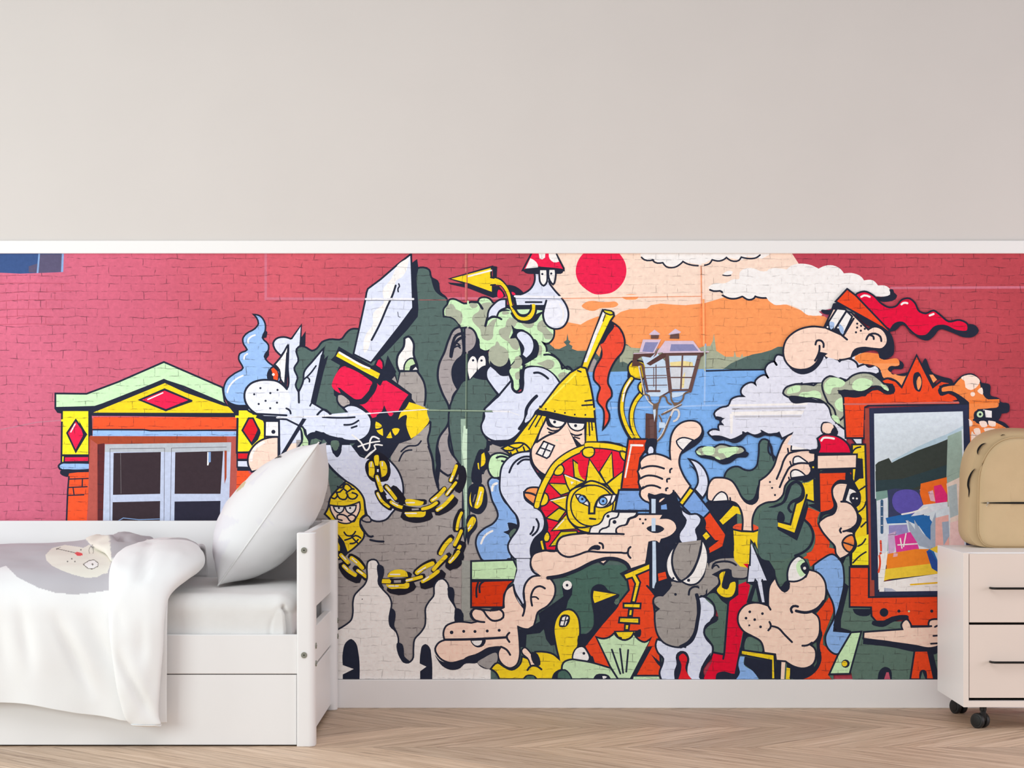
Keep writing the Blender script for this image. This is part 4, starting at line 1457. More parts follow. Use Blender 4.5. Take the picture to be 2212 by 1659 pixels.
# ---------------------------------------------------------------- helpers
D0=8.2
def S(d): return 4772.4/(D0-d)
def col(h):
    c=[int(h[i:i+2],16)/255 for i in (0,2,4)]
    return tuple(x/12.92 if x<=.04045 else ((x+.055)/1.055)**2.4 for x in c)
def mat(name,hexc,rough=.6,noise=0,nscale=20,bump=0,bscale=200,metal=0,spec=.3,sheen=0):
    m=bpy.data.materials.new(name);m.use_nodes=True;nt=m.node_tree;b=nt.nodes['Principled BSDF']
    c=col(hexc);b.inputs['Base Color'].default_value=(*c,1);b.inputs['Roughness'].default_value=rough
    b.inputs['Metallic'].default_value=metal;b.inputs['Specular IOR Level'].default_value=spec
    if sheen: b.inputs['Sheen Weight'].default_value=sheen
    tc=nt.nodes.new('ShaderNodeTexCoord')
    if noise:
        n=nt.nodes.new('ShaderNodeTexNoise');n.inputs['Scale'].default_value=nscale;n.inputs['Detail'].default_value=4
        nt.links.new(tc.outputs['Object'],n.inputs['Vector'])
        r=nt.nodes.new('ShaderNodeValToRGB');r.color_ramp.elements[0].position=.3;r.color_ramp.elements[1].position=.7
        r.color_ramp.elements[0].color=(*[x*(1-noise) for x in c],1);r.color_ramp.elements[1].color=(*[min(1,x*(1+noise)) for x in c],1)
        nt.links.new(n.outputs['Fac'],r.inputs['Fac']);nt.links.new(r.outputs['Color'],b.inputs['Base Color'])
    if bump:
        n=nt.nodes.new('ShaderNodeTexNoise');n.inputs['Scale'].default_value=bscale;n.inputs['Detail'].default_value=3
        nt.links.new(tc.outputs['Object'],n.inputs['Vector'])
        bp=nt.nodes.new('ShaderNodeBump');bp.inputs['Strength'].default_value=bump;bp.inputs['Distance'].default_value=.002
        nt.links.new(n.outputs['Fac'],bp.inputs['Height']);nt.links.new(bp.outputs['Normal'],b.inputs['Normal'])
    return m
def obj(name,bm,m,parent=None,smooth=False):
    me=bpy.data.meshes.new(name);bmesh.ops.recalc_face_normals(bm,faces=bm.faces[:]) if smooth!='keep' else None
    bm.to_mesh(me);bm.free();o=bpy.data.objects.new(name,me);COL.objects.link(o)
    if m: me.materials.append(m)
    if smooth:
        for p in me.polygons: p.use_smooth=True
    if parent:
        o.parent=parent;o.matrix_parent_inverse=mathutils.Matrix.Translation(parent.location).inverted()
    return o
def thing(name,label,cat,loc,group=None):
    o=bpy.data.objects.new(name,None);COL.objects.link(o);o.location=loc;o.empty_display_size=.05
    o['label']=label;o['category']=cat
    if group:o['group']=group
    return o
def tag(o,label,cat): o['label']=label;o['category']=cat;return o
def box(x0,x1,y0,y1,z0,z1,bev=0,seg=3,bm=None):
    nb=bmesh.new();bmesh.ops.create_cube(nb,size=1)
    for v in nb.verts: v.co=Vector((x0+(v.co.x+.5)*(x1-x0),y0+(v.co.y+.5)*(y1-y0),z0+(v.co.z+.5)*(z1-z0)))
    if bev: bmesh.ops.bevel(nb,geom=nb.edges[:],offset=bev,segments=seg,profile=.5,affect='EDGES')
    if bm is None: return nb
    me=bpy.data.meshes.new('t');nb.to_mesh(me);nb.free();bm.from_mesh(me);bpy.data.meshes.remove(me);return bm
def smoothang(o,ang=35):
    for p in o.data.polygons:p.use_smooth=True
    try: o.data.set_sharp_from_angle(angle=math.radians(ang))
    except Exception: pass
    return o
def cyl(p,axis,r,h,n=32,bev=0):
    bm=bmesh.new();bmesh.ops.create_cone(bm,cap_ends=True,segments=n,radius1=r,radius2=r,depth=h)
    if bev:
        es=[e for e in bm.edges if abs(e.verts[0].co.z-e.verts[1].co.z)<1e-6 and len(e.link_faces)==2]
        bmesh.ops.bevel(bm,geom=es,offset=bev,segments=3,profile=.5,affect='EDGES')
    q=Vector((0,0,1)).rotation_difference(Vector(axis));bmesh.ops.transform(bm,matrix=mathutils.Matrix.Translation(p)@q.to_matrix().to_4x4(),verts=bm.verts[:]);return bm
def tube(pts,r,n=12,bm=None):
    bm=bm or bmesh.new();rings=[]
    for i,p in enumerate(pts):
        p=Vector(p);t=(Vector(pts[min(i+1,len(pts)-1)])-Vector(pts[max(i-1,0)])).normalized()
        a=t.orthogonal() if abs(t.z)>.95 else t.cross(Vector((0,0,1))).normalized();a.normalize();b=t.cross(a)
        rings.append([bm.verts.new(p+a*r*math.cos(k*2*math.pi/n)+b*r*math.sin(k*2*math.pi/n)) for k in range(n)])
    for i in range(len(rings)-1):
        for k in range(n): bm.faces.new((rings[i][k],rings[i][(k+1)%n],rings[i+1][(k+1)%n],rings[i+1][k]))
    bm.faces.new(rings[0]);bm.faces.new(rings[-1][::-1]);return bm
def lerp(tab,t):
    for i in range(len(tab)-1):
        if t<=tab[i+1][0] or i==len(tab)-2:
            a,b=tab[i],tab[i+1];k=min(1,max(0,(t-a[0])/(b[0]-a[0])))
            return [a[j]+(b[j]-a[j])*k for j in range(1,len(a))]
def smoothtab(tab,n):
    # catmull resample of rows
    out=[]
    m=len(tab)
    for i in range(m-1):
        p0=tab[max(i-1,0)];p1=tab[i];p2=tab[i+1];p3=tab[min(i+2,m-1)]
        for k in range(n):
            t=k/n;t2=t*t;t3=t2*t
            out.append([.5*((2*b)+(-a+c)*t+(2*a-5*b+4*c-d)*t2+(-a+3*b-3*c+d)*t3) for a,b,c,d in zip(p0,p1,p2,p3)])
    out.append(list(tab[-1]));return out
N3=mathutils.noise
def seg_dist(px,py,a,b):
    ax,ay=a;bx,by=b;t=((px-ax)*(bx-ax)+(py-ay)*(by-ay))/((bx-ax)**2+(by-ay)**2);t=max(0,min(1,t))
    return math.hypot(px-ax-(bx-ax)*t,py-ay-(by-ay)*t)
def area2(P):
    return abs(sum(P[i-1][0]*P[i][1]-P[i][0]*P[i-1][1] for i in range(len(P))))/2
def trapz(P):
    # even-odd fill of any outline as trapezoids between horizontal cuts
    n=len(P);E=[(P[i-1],P[i]) if P[i-1][1]<P[i][1] else (P[i],P[i-1]) for i in range(n) if abs(P[i-1][1]-P[i][1])>1e-7]
    ys={round(p[1],5) for p in P}
    for i in range(len(E)):
        (ax,ay),(bx,by)=E[i]
        for j in range(i+1,len(E)):
            (cx,cy),(dx,dy)=E[j]
            if by<=cy or dy<=ay or max(ax,bx)<min(cx,dx) or max(cx,dx)<min(ax,bx): continue
            q=(bx-ax)*(dy-cy)-(by-ay)*(dx-cx)
            if abs(q)<1e-12: continue
            t=((cx-ax)*(dy-cy)-(cy-ay)*(dx-cx))/q;u=((cx-ax)*(by-ay)-(cy-ay)*(bx-ax))/q
            if 1e-6<t<1-1e-6 and 1e-6<u<1-1e-6: ys.add(round(ay+(by-ay)*t,5))
    ys=sorted(ys);out=[]
    for y0,y1 in zip(ys,ys[1:]):
        if y1-y0<1e-4: continue
        ym=(y0+y1)/2;c=[]
        for (ax,ay),(bx,by) in E:
            if ay<ym<by:
                k=(bx-ax)/(by-ay);c.append((ax+(ym-ay)*k,ax+(y0-ay)*k,ax+(y1-ay)*k))
        c.sort()
        for a,b in zip(c[::2],c[1::2]):
            if b[0]-a[0]>1e-4: out.append([(a[1],y0),(b[1],y0),(b[2],y1),(a[2],y1)])
    return out
def wrinkle(x,y,A,B,w):
    ax,ay=A;bx,by=B;t=((x-ax)*(bx-ax)+(y-ay)*(by-ay))/((bx-ax)**2+(by-ay)**2)
    if t<=0 or t>=1: return 0
    e=math.hypot(x-ax-(bx-ax)*t,y-ay-(by-ay)*t);return math.sin(math.pi*t)**1.5*math.exp(-(e/w)**2)
def inpoly(x,y,P):
    c=False;n=len(P)
    for i in range(n):
        x1,y1=P[i];x2,y2=P[i-1]
        if (y1>y)!=(y2>y) and x<(x2-x1)*(y-y1)/(y2-y1)+x1:c=not c
    return c
# ---------------------------------------------------------------- materials
M_wall=mat('wall_paint','dad4cf',.9,noise=.012,nscale=3,bump=.06,bscale=90,spec=.15)
M_trim=mat('white_trim_paint','f5f3f1',.5,spec=.3)
M_base=mat('baseboard_paint','f3f1f0',.55,spec=.3)
M_bed=mat('white_lacquer','ecebeb',.42,noise=.006,nscale=6,spec=.35)
M_sheet=mat('white_cotton_sheet','e4e3e1',.95,noise=.01,nscale=30,bump=.25,bscale=900,spec=.1,sheen=.1)
M_duvet=mat('duvet_cotton','ffffff',.95,bump=.2,bscale=900,spec=.1,sheen=.1)
M_pillow=mat('pillow_cotton','ffffff',.95,bump=.2,bscale=900,spec=.1,sheen=.1)
for m in (M_duvet,M_pillow):
    nt=m.node_tree;a=nt.nodes.new('ShaderNodeAttribute');a.attribute_name='Col';nt.links.new(a.outputs['Color'],nt.nodes['Principled BSDF'].inputs['Base Color'])
M_bolt=mat('grey_bolt_metal','8a8b80',.45,metal=.3)
M_black=mat('black_metal','0b0a0a',.4,spec=.4)
M_rubber=mat('caster_rubber','232425',.5,spec=.4)
M_plastic=mat('caster_plastic','151616',.45,spec=.4)
M_chest=mat('chest_white_board','f6f5f4',.45,spec=.3)
M_front=mat('drawer_beige_front','eadcd1',.5,noise=.01,nscale=5,spec=.3)
M_edge=mat('chest_edge_beige','eee3d9',.5)
M_dark=mat('painted_gap_shade','050505',.9)  # near-black that paints the shade of gaps and recesses
M_pack=mat('backpack_fabric','c7ad86',.8,noise=.03,nscale=14,bump=.15,bscale=700,spec=.2)
M_pack2=mat('backpack_pocket_fabric','ceb48d',.8,noise=.03,nscale=14,bump=.15,bscale=700,spec=.2)
M_zip=mat('zip_black','0a0908',.7)
M_zipm=mat('zip_pull_metal','b8b4ac',.35,metal=.8)
def wood():
    m=bpy.data.materials.new('chevron_oak');m.use_nodes=True;nt=m.node_tree;L=nt.links.new;N=nt.nodes.new
    b=nt.nodes['Principled BSDF'];tc=N('ShaderNodeTexCoord');sp=N('ShaderNodeSeparateXYZ');L(tc.outputs['Object'],sp.inputs[0])
    def ma(op,a,c=None,d=None):
        n=N('ShaderNodeMath');n.operation=op
        for i,v in enumerate((a,c,d)):
            if v is None: continue
            if hasattr(v,'default_value') or hasattr(v,'is_linked'): L(v,n.inputs[i])
            else: n.inputs[i].default_value=v
        return n.outputs[0]
    W=.47;PW=.16
    yr=ma('DIVIDE',ma('ADD',sp.outputs['Y'],.05),W);row=ma('FLOOR',yr);fr=ma('SUBTRACT',yr,row)
    odd=ma('ABSOLUTE',ma('MODULO',row,2.0))
    # along-row skew, alternating sign each row
    sgn=ma('SUBTRACT',ma('MULTIPLY',odd,2.0),1.0)
    sk=ma('MULTIPLY',ma('MULTIPLY',ma('SUBTRACT',fr,.5),W*1.05),sgn)
    u=ma('DIVIDE',ma('ADD',sp.outputs['X'],sk),PW*1.3);pl=ma('FLOOR',u);fu=ma('SUBTRACT',u,pl)
    cv=N('ShaderNodeCombineXYZ');L(pl,cv.inputs[0]);L(row,cv.inputs[1])
    wn=N('ShaderNodeTexWhiteNoise');wn.noise_dimensions='3D';L(cv.outputs[0],wn.inputs['Vector'])
    # grain coords: across plank = u, along = y mixed
    along=ma('ADD',ma('MULTIPLY',sp.outputs['Y'],1.4),ma('MULTIPLY',sgn,ma('MULTIPLY',sp.outputs['X'],-.0)))
    g=N('ShaderNodeCombineXYZ');L(ma('MULTIPLY',u,3.2),g.inputs[0]);L(along,g.inputs[1]);L(ma('MULTIPLY',wn.outputs['Value'],30.),g.inputs[2])
    n1=N('ShaderNodeTexNoise');n1.inputs['Scale'].default_value=2.2;n1.inputs['Detail'].default_value=9;n1.inputs['Roughness'].default_value=.74;n1.inputs['Distortion'].default_value=.9;L(g.outputs[0],n1.inputs['Vector'])
    r=N('ShaderNodeValToRGB');e=r.color_ramp.elements;e[0].position=.32;e[0].color=(*col('8f7460'),1);e[1].position=.66;e[1].color=(*col('dfc5ac'),1)
    k=r.color_ramp.elements.new(.47);k.color=(*col('c6a98d'),1)
    L(n1.outputs['Fac'],r.inputs['Fac'])
    hs=N('ShaderNodeHueSaturation');L(r.outputs['Color'],hs.inputs['Color']);L(ma('ADD',ma('MULTIPLY',wn.outputs['Value'],.28),.86),hs.inputs['Value']);hs.inputs['Saturation'].default_value=.95
    ed=ma('MINIMUM',fu,ma('SUBTRACT',1.0,fu));er=ma('MINIMUM',fr,ma('SUBTRACT',1.0,fr))
    g1=ma('LESS_THAN',ed,.010);g2=ma('LESS_THAN',er,.004);gp=ma('MAXIMUM',g1,g2)
    mx=N('ShaderNodeMix');mx.data_type='RGBA';mx.inputs['B'].default_value=(*col('7a6150'),1)
    L(ma('MULTIPLY',gp,.75),mx.inputs['Factor']);L(hs.outputs['Color'],mx.inputs['A']);L(mx.outputs['Result'],b.inputs['Base Color'])
    b.inputs['Roughness'].default_value=.5;b.inputs['Specular IOR Level'].default_value=.3
    bp=N('ShaderNodeBump');bp.inputs['Strength'].default_value=.15;bp.inputs['Distance'].default_value=.001;L(n1.outputs['Fac'],bp.inputs['Height']);L(bp.outputs['Normal'],b.inputs['Normal'])
    return m
def mural_mat():
    m=bpy.data.materials.new('printed_mural');m.use_nodes=True;nt=m.node_tree;L=nt.links.new;N=nt.nodes.new
    b=nt.nodes['Principled BSDF'];b.inputs['Roughness'].default_value=.75;b.inputs['Specular IOR Level'].default_value=.15
    at=N('ShaderNodeAttribute');at.attribute_name='Col'
    tc=N('ShaderNodeTexCoord');sp=N('ShaderNodeSeparateXYZ');L(tc.outputs['Object'],sp.inputs[0])
    cb=N('ShaderNodeCombineXYZ');L(sp.outputs['X'],cb.inputs[0]);L(sp.outputs['Z'],cb.inputs[1])
    n0=N('ShaderNodeTexNoise');n0.inputs['Scale'].default_value=9;n0.inputs['Detail'].default_value=4;L(cb.outputs[0],n0.inputs['Vector'])
    wv=N('ShaderNodeMix');wv.data_type='VECTOR';wv.inputs['Factor'].default_value=.030;L(cb.outputs[0],wv.inputs['A']);L(n0.outputs['Color'],wv.inputs['B'])
    br=N('ShaderNodeTexBrick');br.inputs['Scale'].default_value=1;br.inputs['Brick Width'].default_value=.082;br.inputs['Row Height'].default_value=.0302
    br.inputs['Mortar Size'].default_value=.0014;br.inputs['Mortar Smooth'].default_value=.25;L(wv.outputs['Result'],br.inputs['Vector'])
    br.inputs['Color1'].default_value=(1,1,1,1);br.inputs['Color2'].default_value=(.93,.93,.93,1)
    n1=N('ShaderNodeTexNoise');n1.inputs['Scale'].default_value=26;n1.inputs['Detail'].default_value=5;n1.inputs['Roughness'].default_value=.6;L(cb.outputs[0],n1.inputs['Vector'])
    r1=N('ShaderNodeValToRGB');r1.color_ramp.elements[0].position=.44;r1.color_ramp.elements[1].position=.60;L(n1.outputs['Fac'],r1.inputs['Fac'])
    n2=N('ShaderNodeTexNoise');n2.inputs['Scale'].default_value=55;n2.inputs['Detail'].default_value=6;n2.inputs['Roughness'].default_value=.7;L(cb.outputs[0],n2.inputs['Vector'])
    r2=N('ShaderNodeMapRange');r2.inputs['From Min'].default_value=.3;r2.inputs['From Max'].default_value=.7;r2.inputs['To Min'].default_value=.99;r2.inputs['To Max'].default_value=1.21;L(n2.outputs['Fac'],r2.inputs['Value'])
    mf=N('ShaderNodeMath');mf.operation='MULTIPLY';L(br.outputs['Fac'],mf.inputs[0]);L(r1.outputs['Color'],mf.inputs[1])
    am=N('ShaderNodeMath');am.operation='MULTIPLY';L(mf.outputs[0],am.inputs[0]);L(at.outputs['Alpha'],am.inputs[1])
    v1=N('ShaderNodeVectorMath');v1.operation='SCALE';L(at.outputs['Color'],v1.inputs[0]);L(r2.outputs['Result'],v1.inputs['Scale'])
    mx=N('ShaderNodeMix');mx.data_type='RGBA';L(am.outputs[0],mx.inputs['Factor']);L(v1.outputs[0],mx.inputs['A'])
    dk=N('ShaderNodeMix');dk.data_type='RGBA';dk.inputs['Factor'].default_value=.62;L(at.outputs['Color'],dk.inputs['A']);dk.inputs['B'].default_value=(.03,.02,.03,1)
    L(dk.outputs['Result'],mx.inputs['B']);L(mx.outputs['Result'],b.inputs['Base Color'])
    return m
# ---------------------------------------------------------------- room
def st(name,bm,m,**k):
    o=obj(name,bm,m,**k);o['kind']='structure';return o
st('wall_back',box(-4.2,4.2,0,.12,0,3.1),M_wall)
st('floor',box(-4.2,4.2,-9.5,.12,-.05,0),wood())
zt0,zt1=1.07+(906-548)/582,1.07+(906-520)/582
t=st('trim_1',box(-4.2,4.2,-.014,0,zt0,zt1,.003,2),M_trim)
b=bmesh.new();box(-4.2,4.2,-.015,0,0,.1055,.0025,2,bm=b);st('baseboard_back',b,M_base)
# ---------------------------------------------------------------- mural
def build_mural():
    YT,YB=548,1466.5;X0,X1=-1300,3500
    def tow(x,y,l): return ((x-1106)/582,-.0015-l*2.2e-5,1.07-(y-906)/582)
    verts=[];faces=[];cols=[]
    # brick ground colours of the print
    tab=[(-1300,(205,98,122)),(60,(213,108,134)),(300,(208,100,124)),(520,(204,92,108)),(620,(210,94,108)),(900,(198,82,98)),(1100,(188,76,92)),(1800,(190,70,88)),(2020,(198,80,92)),(2200,(186,72,82)),(3500,(180,70,80))]
    nx,ny=140,12
    for j in range(ny+1):
        for i in range(nx+1):
            verts.append(tow(X0+(X1-X0)*i/nx,YT+(YB-YT)*j/ny,0))
    def cc(i,j):
        x=X0+(X1-X0)*i/nx;r,g,bb=lerp([(a,*c) for a,c in tab],x);y=j/ny
        k=1+.05*N3.noise(Vector((x/90,y*9,0)));d=1-.06*y
        q=[min(255,v*k*d) for v in (r,g,bb)]
        return tuple(v/12.92 if v<=.04045 else ((v+.055)/1.055)**2.4 for v in [w/255 for w in q])+(1,)
    for j in range(ny):
        for i in range(nx):
            a=j*(nx+1)+i;faces.append((a,a+nx+1,a+nx+2,a+1));cols.append([cc(i,j),cc(i,j+1),cc(i+1,j+1),cc(i+1,j)])
    G=10;gw=int(4800/G)+2;gh=110;grid=[[0]*gw for _ in range(gh)]
    def clip(P):
        for ax,lim,sg in ((1,YT,1),(1,YB,-1)):
            o=[];n=len(P)
            for i in range(n):
                a,b2=P[i-1],P[i];ia=(a[ax]-lim)*sg>=0;ib=(b2[ax]-lim)*sg>=0
                if ia!=ib:
                    t=(lim-a[ax])/(b2[ax]-a[ax]);q=[a[0]+(b2[0]-a[0])*t,a[1]+(b2[1]-a[1])*t];o.append(tuple(q))
                if ib:o.append(b2)
            P=o
            if len(P)<3:return []
        return P
    mxl=0
    GLASS={'6258b4','a6b4c8','2b6db4','f58a2c','f3cf40','e0409c','e8327c','9a94cc','f0b8b0','f4d0cc','f0ddd0','b5c4c8','dfe5f0','f5742a','3e4468','7fa39c','3c2f35','2c2a3a','c5cee6','b9bfc6','dce8f2','bcd6e6','3d4440','34464c','3d5688','5c5672','88a8d6','c9ddf2','bcd2ea','d3d8e0','8a8cb8','d9c4d8','a84a3f','b95a50','a0b8ac'}
    PALE={'dfe5f8','ffdfcc','fbdcc9','f9dfcd','eef0fb','fb9f62','e6e3e4','fbfbfd','f6f3f1','f4f0ec','e3e5f3','fefefe'}
    for c,polys in parse(MURAL):
        P=[q for q in (clip(p) for p in polys) if q]
        if not P: continue
        cells=set()
        for q in P:
            xs=[a[0] for a in q];ys=[a[1] for a in q]
            for gy in range(max(0,int((min(ys)-YT)/G)),min(gh-1,int((max(ys)-YT)/G))+1):
                for gx in range(max(0,int((min(xs)-X0)/G)),min(gw-1,int((max(xs)-X0)/G))+1): cells.add((gy,gx))
        if not cells: continue
        lv=1+max(grid[a][b2] for a,b2 in cells);mxl=max(mxl,lv)
        for a,b2 in cells: grid[a][b2]=lv
        dark=c[:2] in ('25','20','2c','2e');lc=col(c)+(.35 if dark else (0. if c in GLASS else (.55 if c in PALE else 1.)),)
        for q in P:
            q2=[q[i] for i in range(len(q)) if math.dist(q[i],q[i-1])>.02]
            if len(q2)<3: continue
            base=len(verts);verts.extend(tow(x,y,lv) for x,y in q2)
            if len(q2)==3: tr=[(0,1,2)]
            elif len(q2)==4 and len(P)>1:
                tr=[(0,1,2),(0,2,3)]
            else:
                tr=tessellate_polygon([[Vector((x,y,0)) for x,y in q2]])
                ta=sum(area2([q2[k] for k in t]) for t in tr);TZ=trapz(q2);za=sum(area2(t) for t in TZ)
                if abs(ta-za)>.004*za+.5:
                    del verts[base:]
                    for t in TZ:
                        bb=len(verts);verts.extend(tow(x,y,lv) for x,y in t)
                        faces.append((bb,bb+1,bb+2));cols.append([lc]*3)
                        faces.append((bb,bb+2,bb+3));cols.append([lc]*3)
                    continue
            for t in tr:
                faces.append(tuple(base+k for k in t));cols.append([lc]*3)
    print('mural levels',mxl,'faces',len(faces))
    me=bpy.data.meshes.new('wall_mural');me.from_pydata(verts,[],faces)
    at=me.color_attributes.new('Col','FLOAT_COLOR','CORNER')
    flat=[v for f in cols for c in f for v in c];at.data.foreach_set('color',flat)
    me.materials.append(mural_mat());o=bpy.data.objects.new('wall_mural',me);COL.objects.link(o)
    # face normals towards the room
    bm=bmesh.new();bm.from_mesh(me)
    for f in bm.faces:
        if f.normal.y>0:f.normal_flip()
    bm.to_mesh(me);bm.free()
    # thin paper backing edge
    tag(o,'long cartoon street-art wallpaper mural on brick print, pasted between white rail and baseboard','mural')
build_mural()
# ---------------------------------------------------------------- bed
bed=thing('bed','white wooden day bed with a drawer underneath, along the mural wall','bed',(-1.67,-.5,0))
def post(x0,x1,y0,y1,fy):
    bm=bmesh.new();r=.022;n=8;sec=[]
    for (cx,cy,a0) in ((x1-r,fy*0+y0+r,-90),(x1-.004,y1-.004,0),(x0+.004,y1-.004,90),(x0+.006,y0+.006,180)):
        rr=r if a0==-90 else (.006 if a0==180 else .004)
        for k in range(n+1):
            a=math.radians(a0+90*k/n);sec.append((cx+rr*math.cos(a),cy+rr*math.sin(a)))
    lo=[bm.verts.new((x,y,0)) for x,y in sec];hi=[bm.verts.new((x,y,.699)) for x,y in sec];m=len(sec)
    for i in range(m): bm.faces.new((lo[i],lo[(i+1)%m],hi[(i+1)%m],hi[i]))
    bm.faces.new(hi);bm.faces.new(lo[::-1]);o=obj('post',bm,M_bed,bed)
    md=o.modifiers.new('b','BEVEL');md.width=.0025;md.segments=2;md.limit_method='ANGLE';md.angle_limit=math.radians(60)
    return smoothang(o)
def bolt(p,axis,par,r=.0098):
    bm=cyl(p,axis,r,.004,28,.001);h=cyl((p[0]+axis[0]*.0018,p[1]+axis[1]*.0018,p[2]),axis,.0022,.002,6)
    o=obj('bolt',bm,M_bolt,par);hh=h;me=bpy.data.meshes.new('x');hh.to_mesh(me);hh.free()
    b2=bmesh.new();b2.from_mesh(o.data);n0=len(b2.faces);b2.from_mesh(me);b2.faces.ensure_lookup_table()
    for f in b2.faces[n0:]: f.material_index=1  # socket painted black in place of a shaded hole
    b2.to_mesh(o.data);b2.free();o.data.materials.append(M_dark);bpy.data.meshes.remove(me);return o
pf=post(-.7035,-.644,-.982,-.922,1);pr=post(-.7035,-.644,-.078,-.02,1)
for z in (1.07-(1188.6-906)/661.2,1.07-(1415-906)/661.2): bolt((-.6795,-.9835,z),(0,-1,0),pf)
for z in (.3280,.2700):
    bolt((-.6425,-.955,z),(1,0,0),pf);bolt((-.6425,-.047,z),(1,0,0),pr)
pan=[]
for z0,z1 in ((.4335,.697),(.240,.367),(.021,.2327)):
    o=obj('end_board',box(-.6915,-.6665,-.925,-.075,z0,z1,.003,2),M_bed,bed)
obj('side_rail',box(-2.66,-.7035,-.972,-.945,.2375,.365,.002,2),M_bed,bed)
obj('back_board',box(-2.66,-.7035,-.050,-.026,.245,.696,.003,2),M_bed,bed)
obj('slat_base',box(-2.64,-.71,-.944,-.052,.30,.325,.002,2),M_bed,bed)
# far (out of frame) end
for y0,y1 in ((-.982,-.922),(-.078,-.02)): obj('post',box(-2.72,-2.661,y0,y1,0,.699,.006,2),M_bed,bed)
obj('end_board',box(-2.70,-2.672,-.922,-.078,.021,.697,.003,2),M_bed,bed)
# drawer front with a grip notch in its top edge
bm=bmesh.new()
def drawer_outline():
    x0,x1,z0,z1=-2.655,-.7055,.0055,.2345;g0,g1,dp=-1.42,-1.147,.018;P=[(x0,z0),(x1,z0),(x1,z1)]
    for k in range(7): a=math.radians(90+90*k/6);P.append((g1+.012+.012*math.cos(a),z1-.012+.012*math.sin(a)))
    P+=[(g1-.006,z1-dp),(g0+.006,z1-dp)]
    for k in range(7): a=math.radians(0+90*k/6);P.append((g0-.012+.012*math.cos(a),z1-.012+.012*math.sin(a)))
    P+=[(x0,z1)];return P
P=drawer_outline();fv=[bm.verts.new((x,-.970,z)) for x,z in P];bv=[bm.verts.new((x,-.950,z)) for x,z in P]
bm.faces.new(fv);bm.faces.new(bv[::-1])
for i in range(len(P)): bm.faces.new((fv[i],bv[i],bv[(i+1)%len(P)],fv[(i+1)%len(P)]))
dr=obj('drawer',bm,M_bed,bed)
obj('drawer_shade_box',box(-2.655,-.7040,-.9490,-.12,.0025,.2368),M_dark,dr)  # black box behind the drawer gaps, painting their shade
# ---------------------------------------------------------------- mattress
def mattress():
    x0,x1,y0,y1,z0,z1=-2.62,-.722,-.940,-.062,.3265,.492
    nx,ny,nz=170,70,30;R=.055
    verts={};bm=bmesh.new()
    def place(i,j,k):
        key=(i,j,k)
        if key in verts:return verts[key]
        p=Vector((x1-(x1-x0)*(1-i/nx)**2.2,y0+(y1-y0)*j/ny,z0+(z1-z0)*k/nz))
        q=Vector((min(max(p.x,x0+R),x1-R),min(max(p.y,y0+R),y1-R),min(max(p.z,z0+.01),z1-R)))
        d=p-q
        if d.length>1e-6: p=q+d.normalized()*min(d.length,R if p.z>z0+.012 else .012)
        n=d.normalized() if d.length>1e-6 else Vector((0,0,1))
        # soft unevenness, sag towards the rail, corner crease
        am=.006*N3.noise(p*4)+.003*N3.noise(p*11)
        cr=0
        if p.x>-.86:
            arc=[(-.800,.33),(-.790,.40),(-.770,.445),(-.752,.452),(-.740,.43),(-.735,.38),(-.738,.33)]
            e=min(seg_dist(p.x,p.z,arc[q],arc[q+1]) for q in range(3));cr-=.004*math.exp(-(e/.009)**2)
            e=min(seg_dist(p.x,p.z,arc[q],arc[q+1]) for q in range(3,6));cr-=.020*math.exp(-(e/.0055)**2)
            cr+=.008*math.exp(-((p.x+.764)/.018)**2)*math.exp(-((p.z-.39)/.07)**2)
        am+=cr if n.y<-.3 else 0
        p+=n*am
        p.y=max(p.y,-.9435)
        verts[key]=bm.verts.new(p);return verts[key]
    for j in range(ny):
        for i in range(nx):
            bm.faces.new([place(*a) for a in ((i,j,nz),(i+1,j,nz),(i+1,j+1,nz),(i,j+1,nz))]);bm.faces.new([place(*a) for a in ((i,j,0),(i,j+1,0),(i+1,j+1,0),(i+1,j,0))])
    for k in range(nz):
        for i in range(nx):
            bm.faces.new([place(*a) for a in ((i,0,k),(i+1,0,k),(i+1,0,k+1),(i,0,k+1))]);bm.faces.new([place(*a) for a in ((i,ny,k),(i,ny,k+1),(i+1,ny,k+1),(i+1,ny,k))])
        for j in range(ny):
            bm.faces.new([place(*a) for a in ((0,j,k),(0,j,k+1),(0,j+1,k+1),(0,j+1,k))]);bm.faces.new([place(*a) for a in ((nx,j,k),(nx,j+1,k),(nx,j+1,k+1),(nx,j,k+1))])
    return bm
tag(obj('mattress',mattress(),M_sheet,smooth=True),'thick mattress in a plain white fitted sheet lying in the bed frame','mattress')
def setcol(o,fn):
    me=o.data;at=me.color_attributes.new('Col','FLOAT_COLOR','POINT')
    for i,v in enumerate(me.vertices): at.data[i].color=(*fn(v.co),1)
def px(co): s=4772.4/(8.2+co[1]);return 1106+co[0]*s,906-(co[2]-1.07)*s
WH=col('ebebeb')
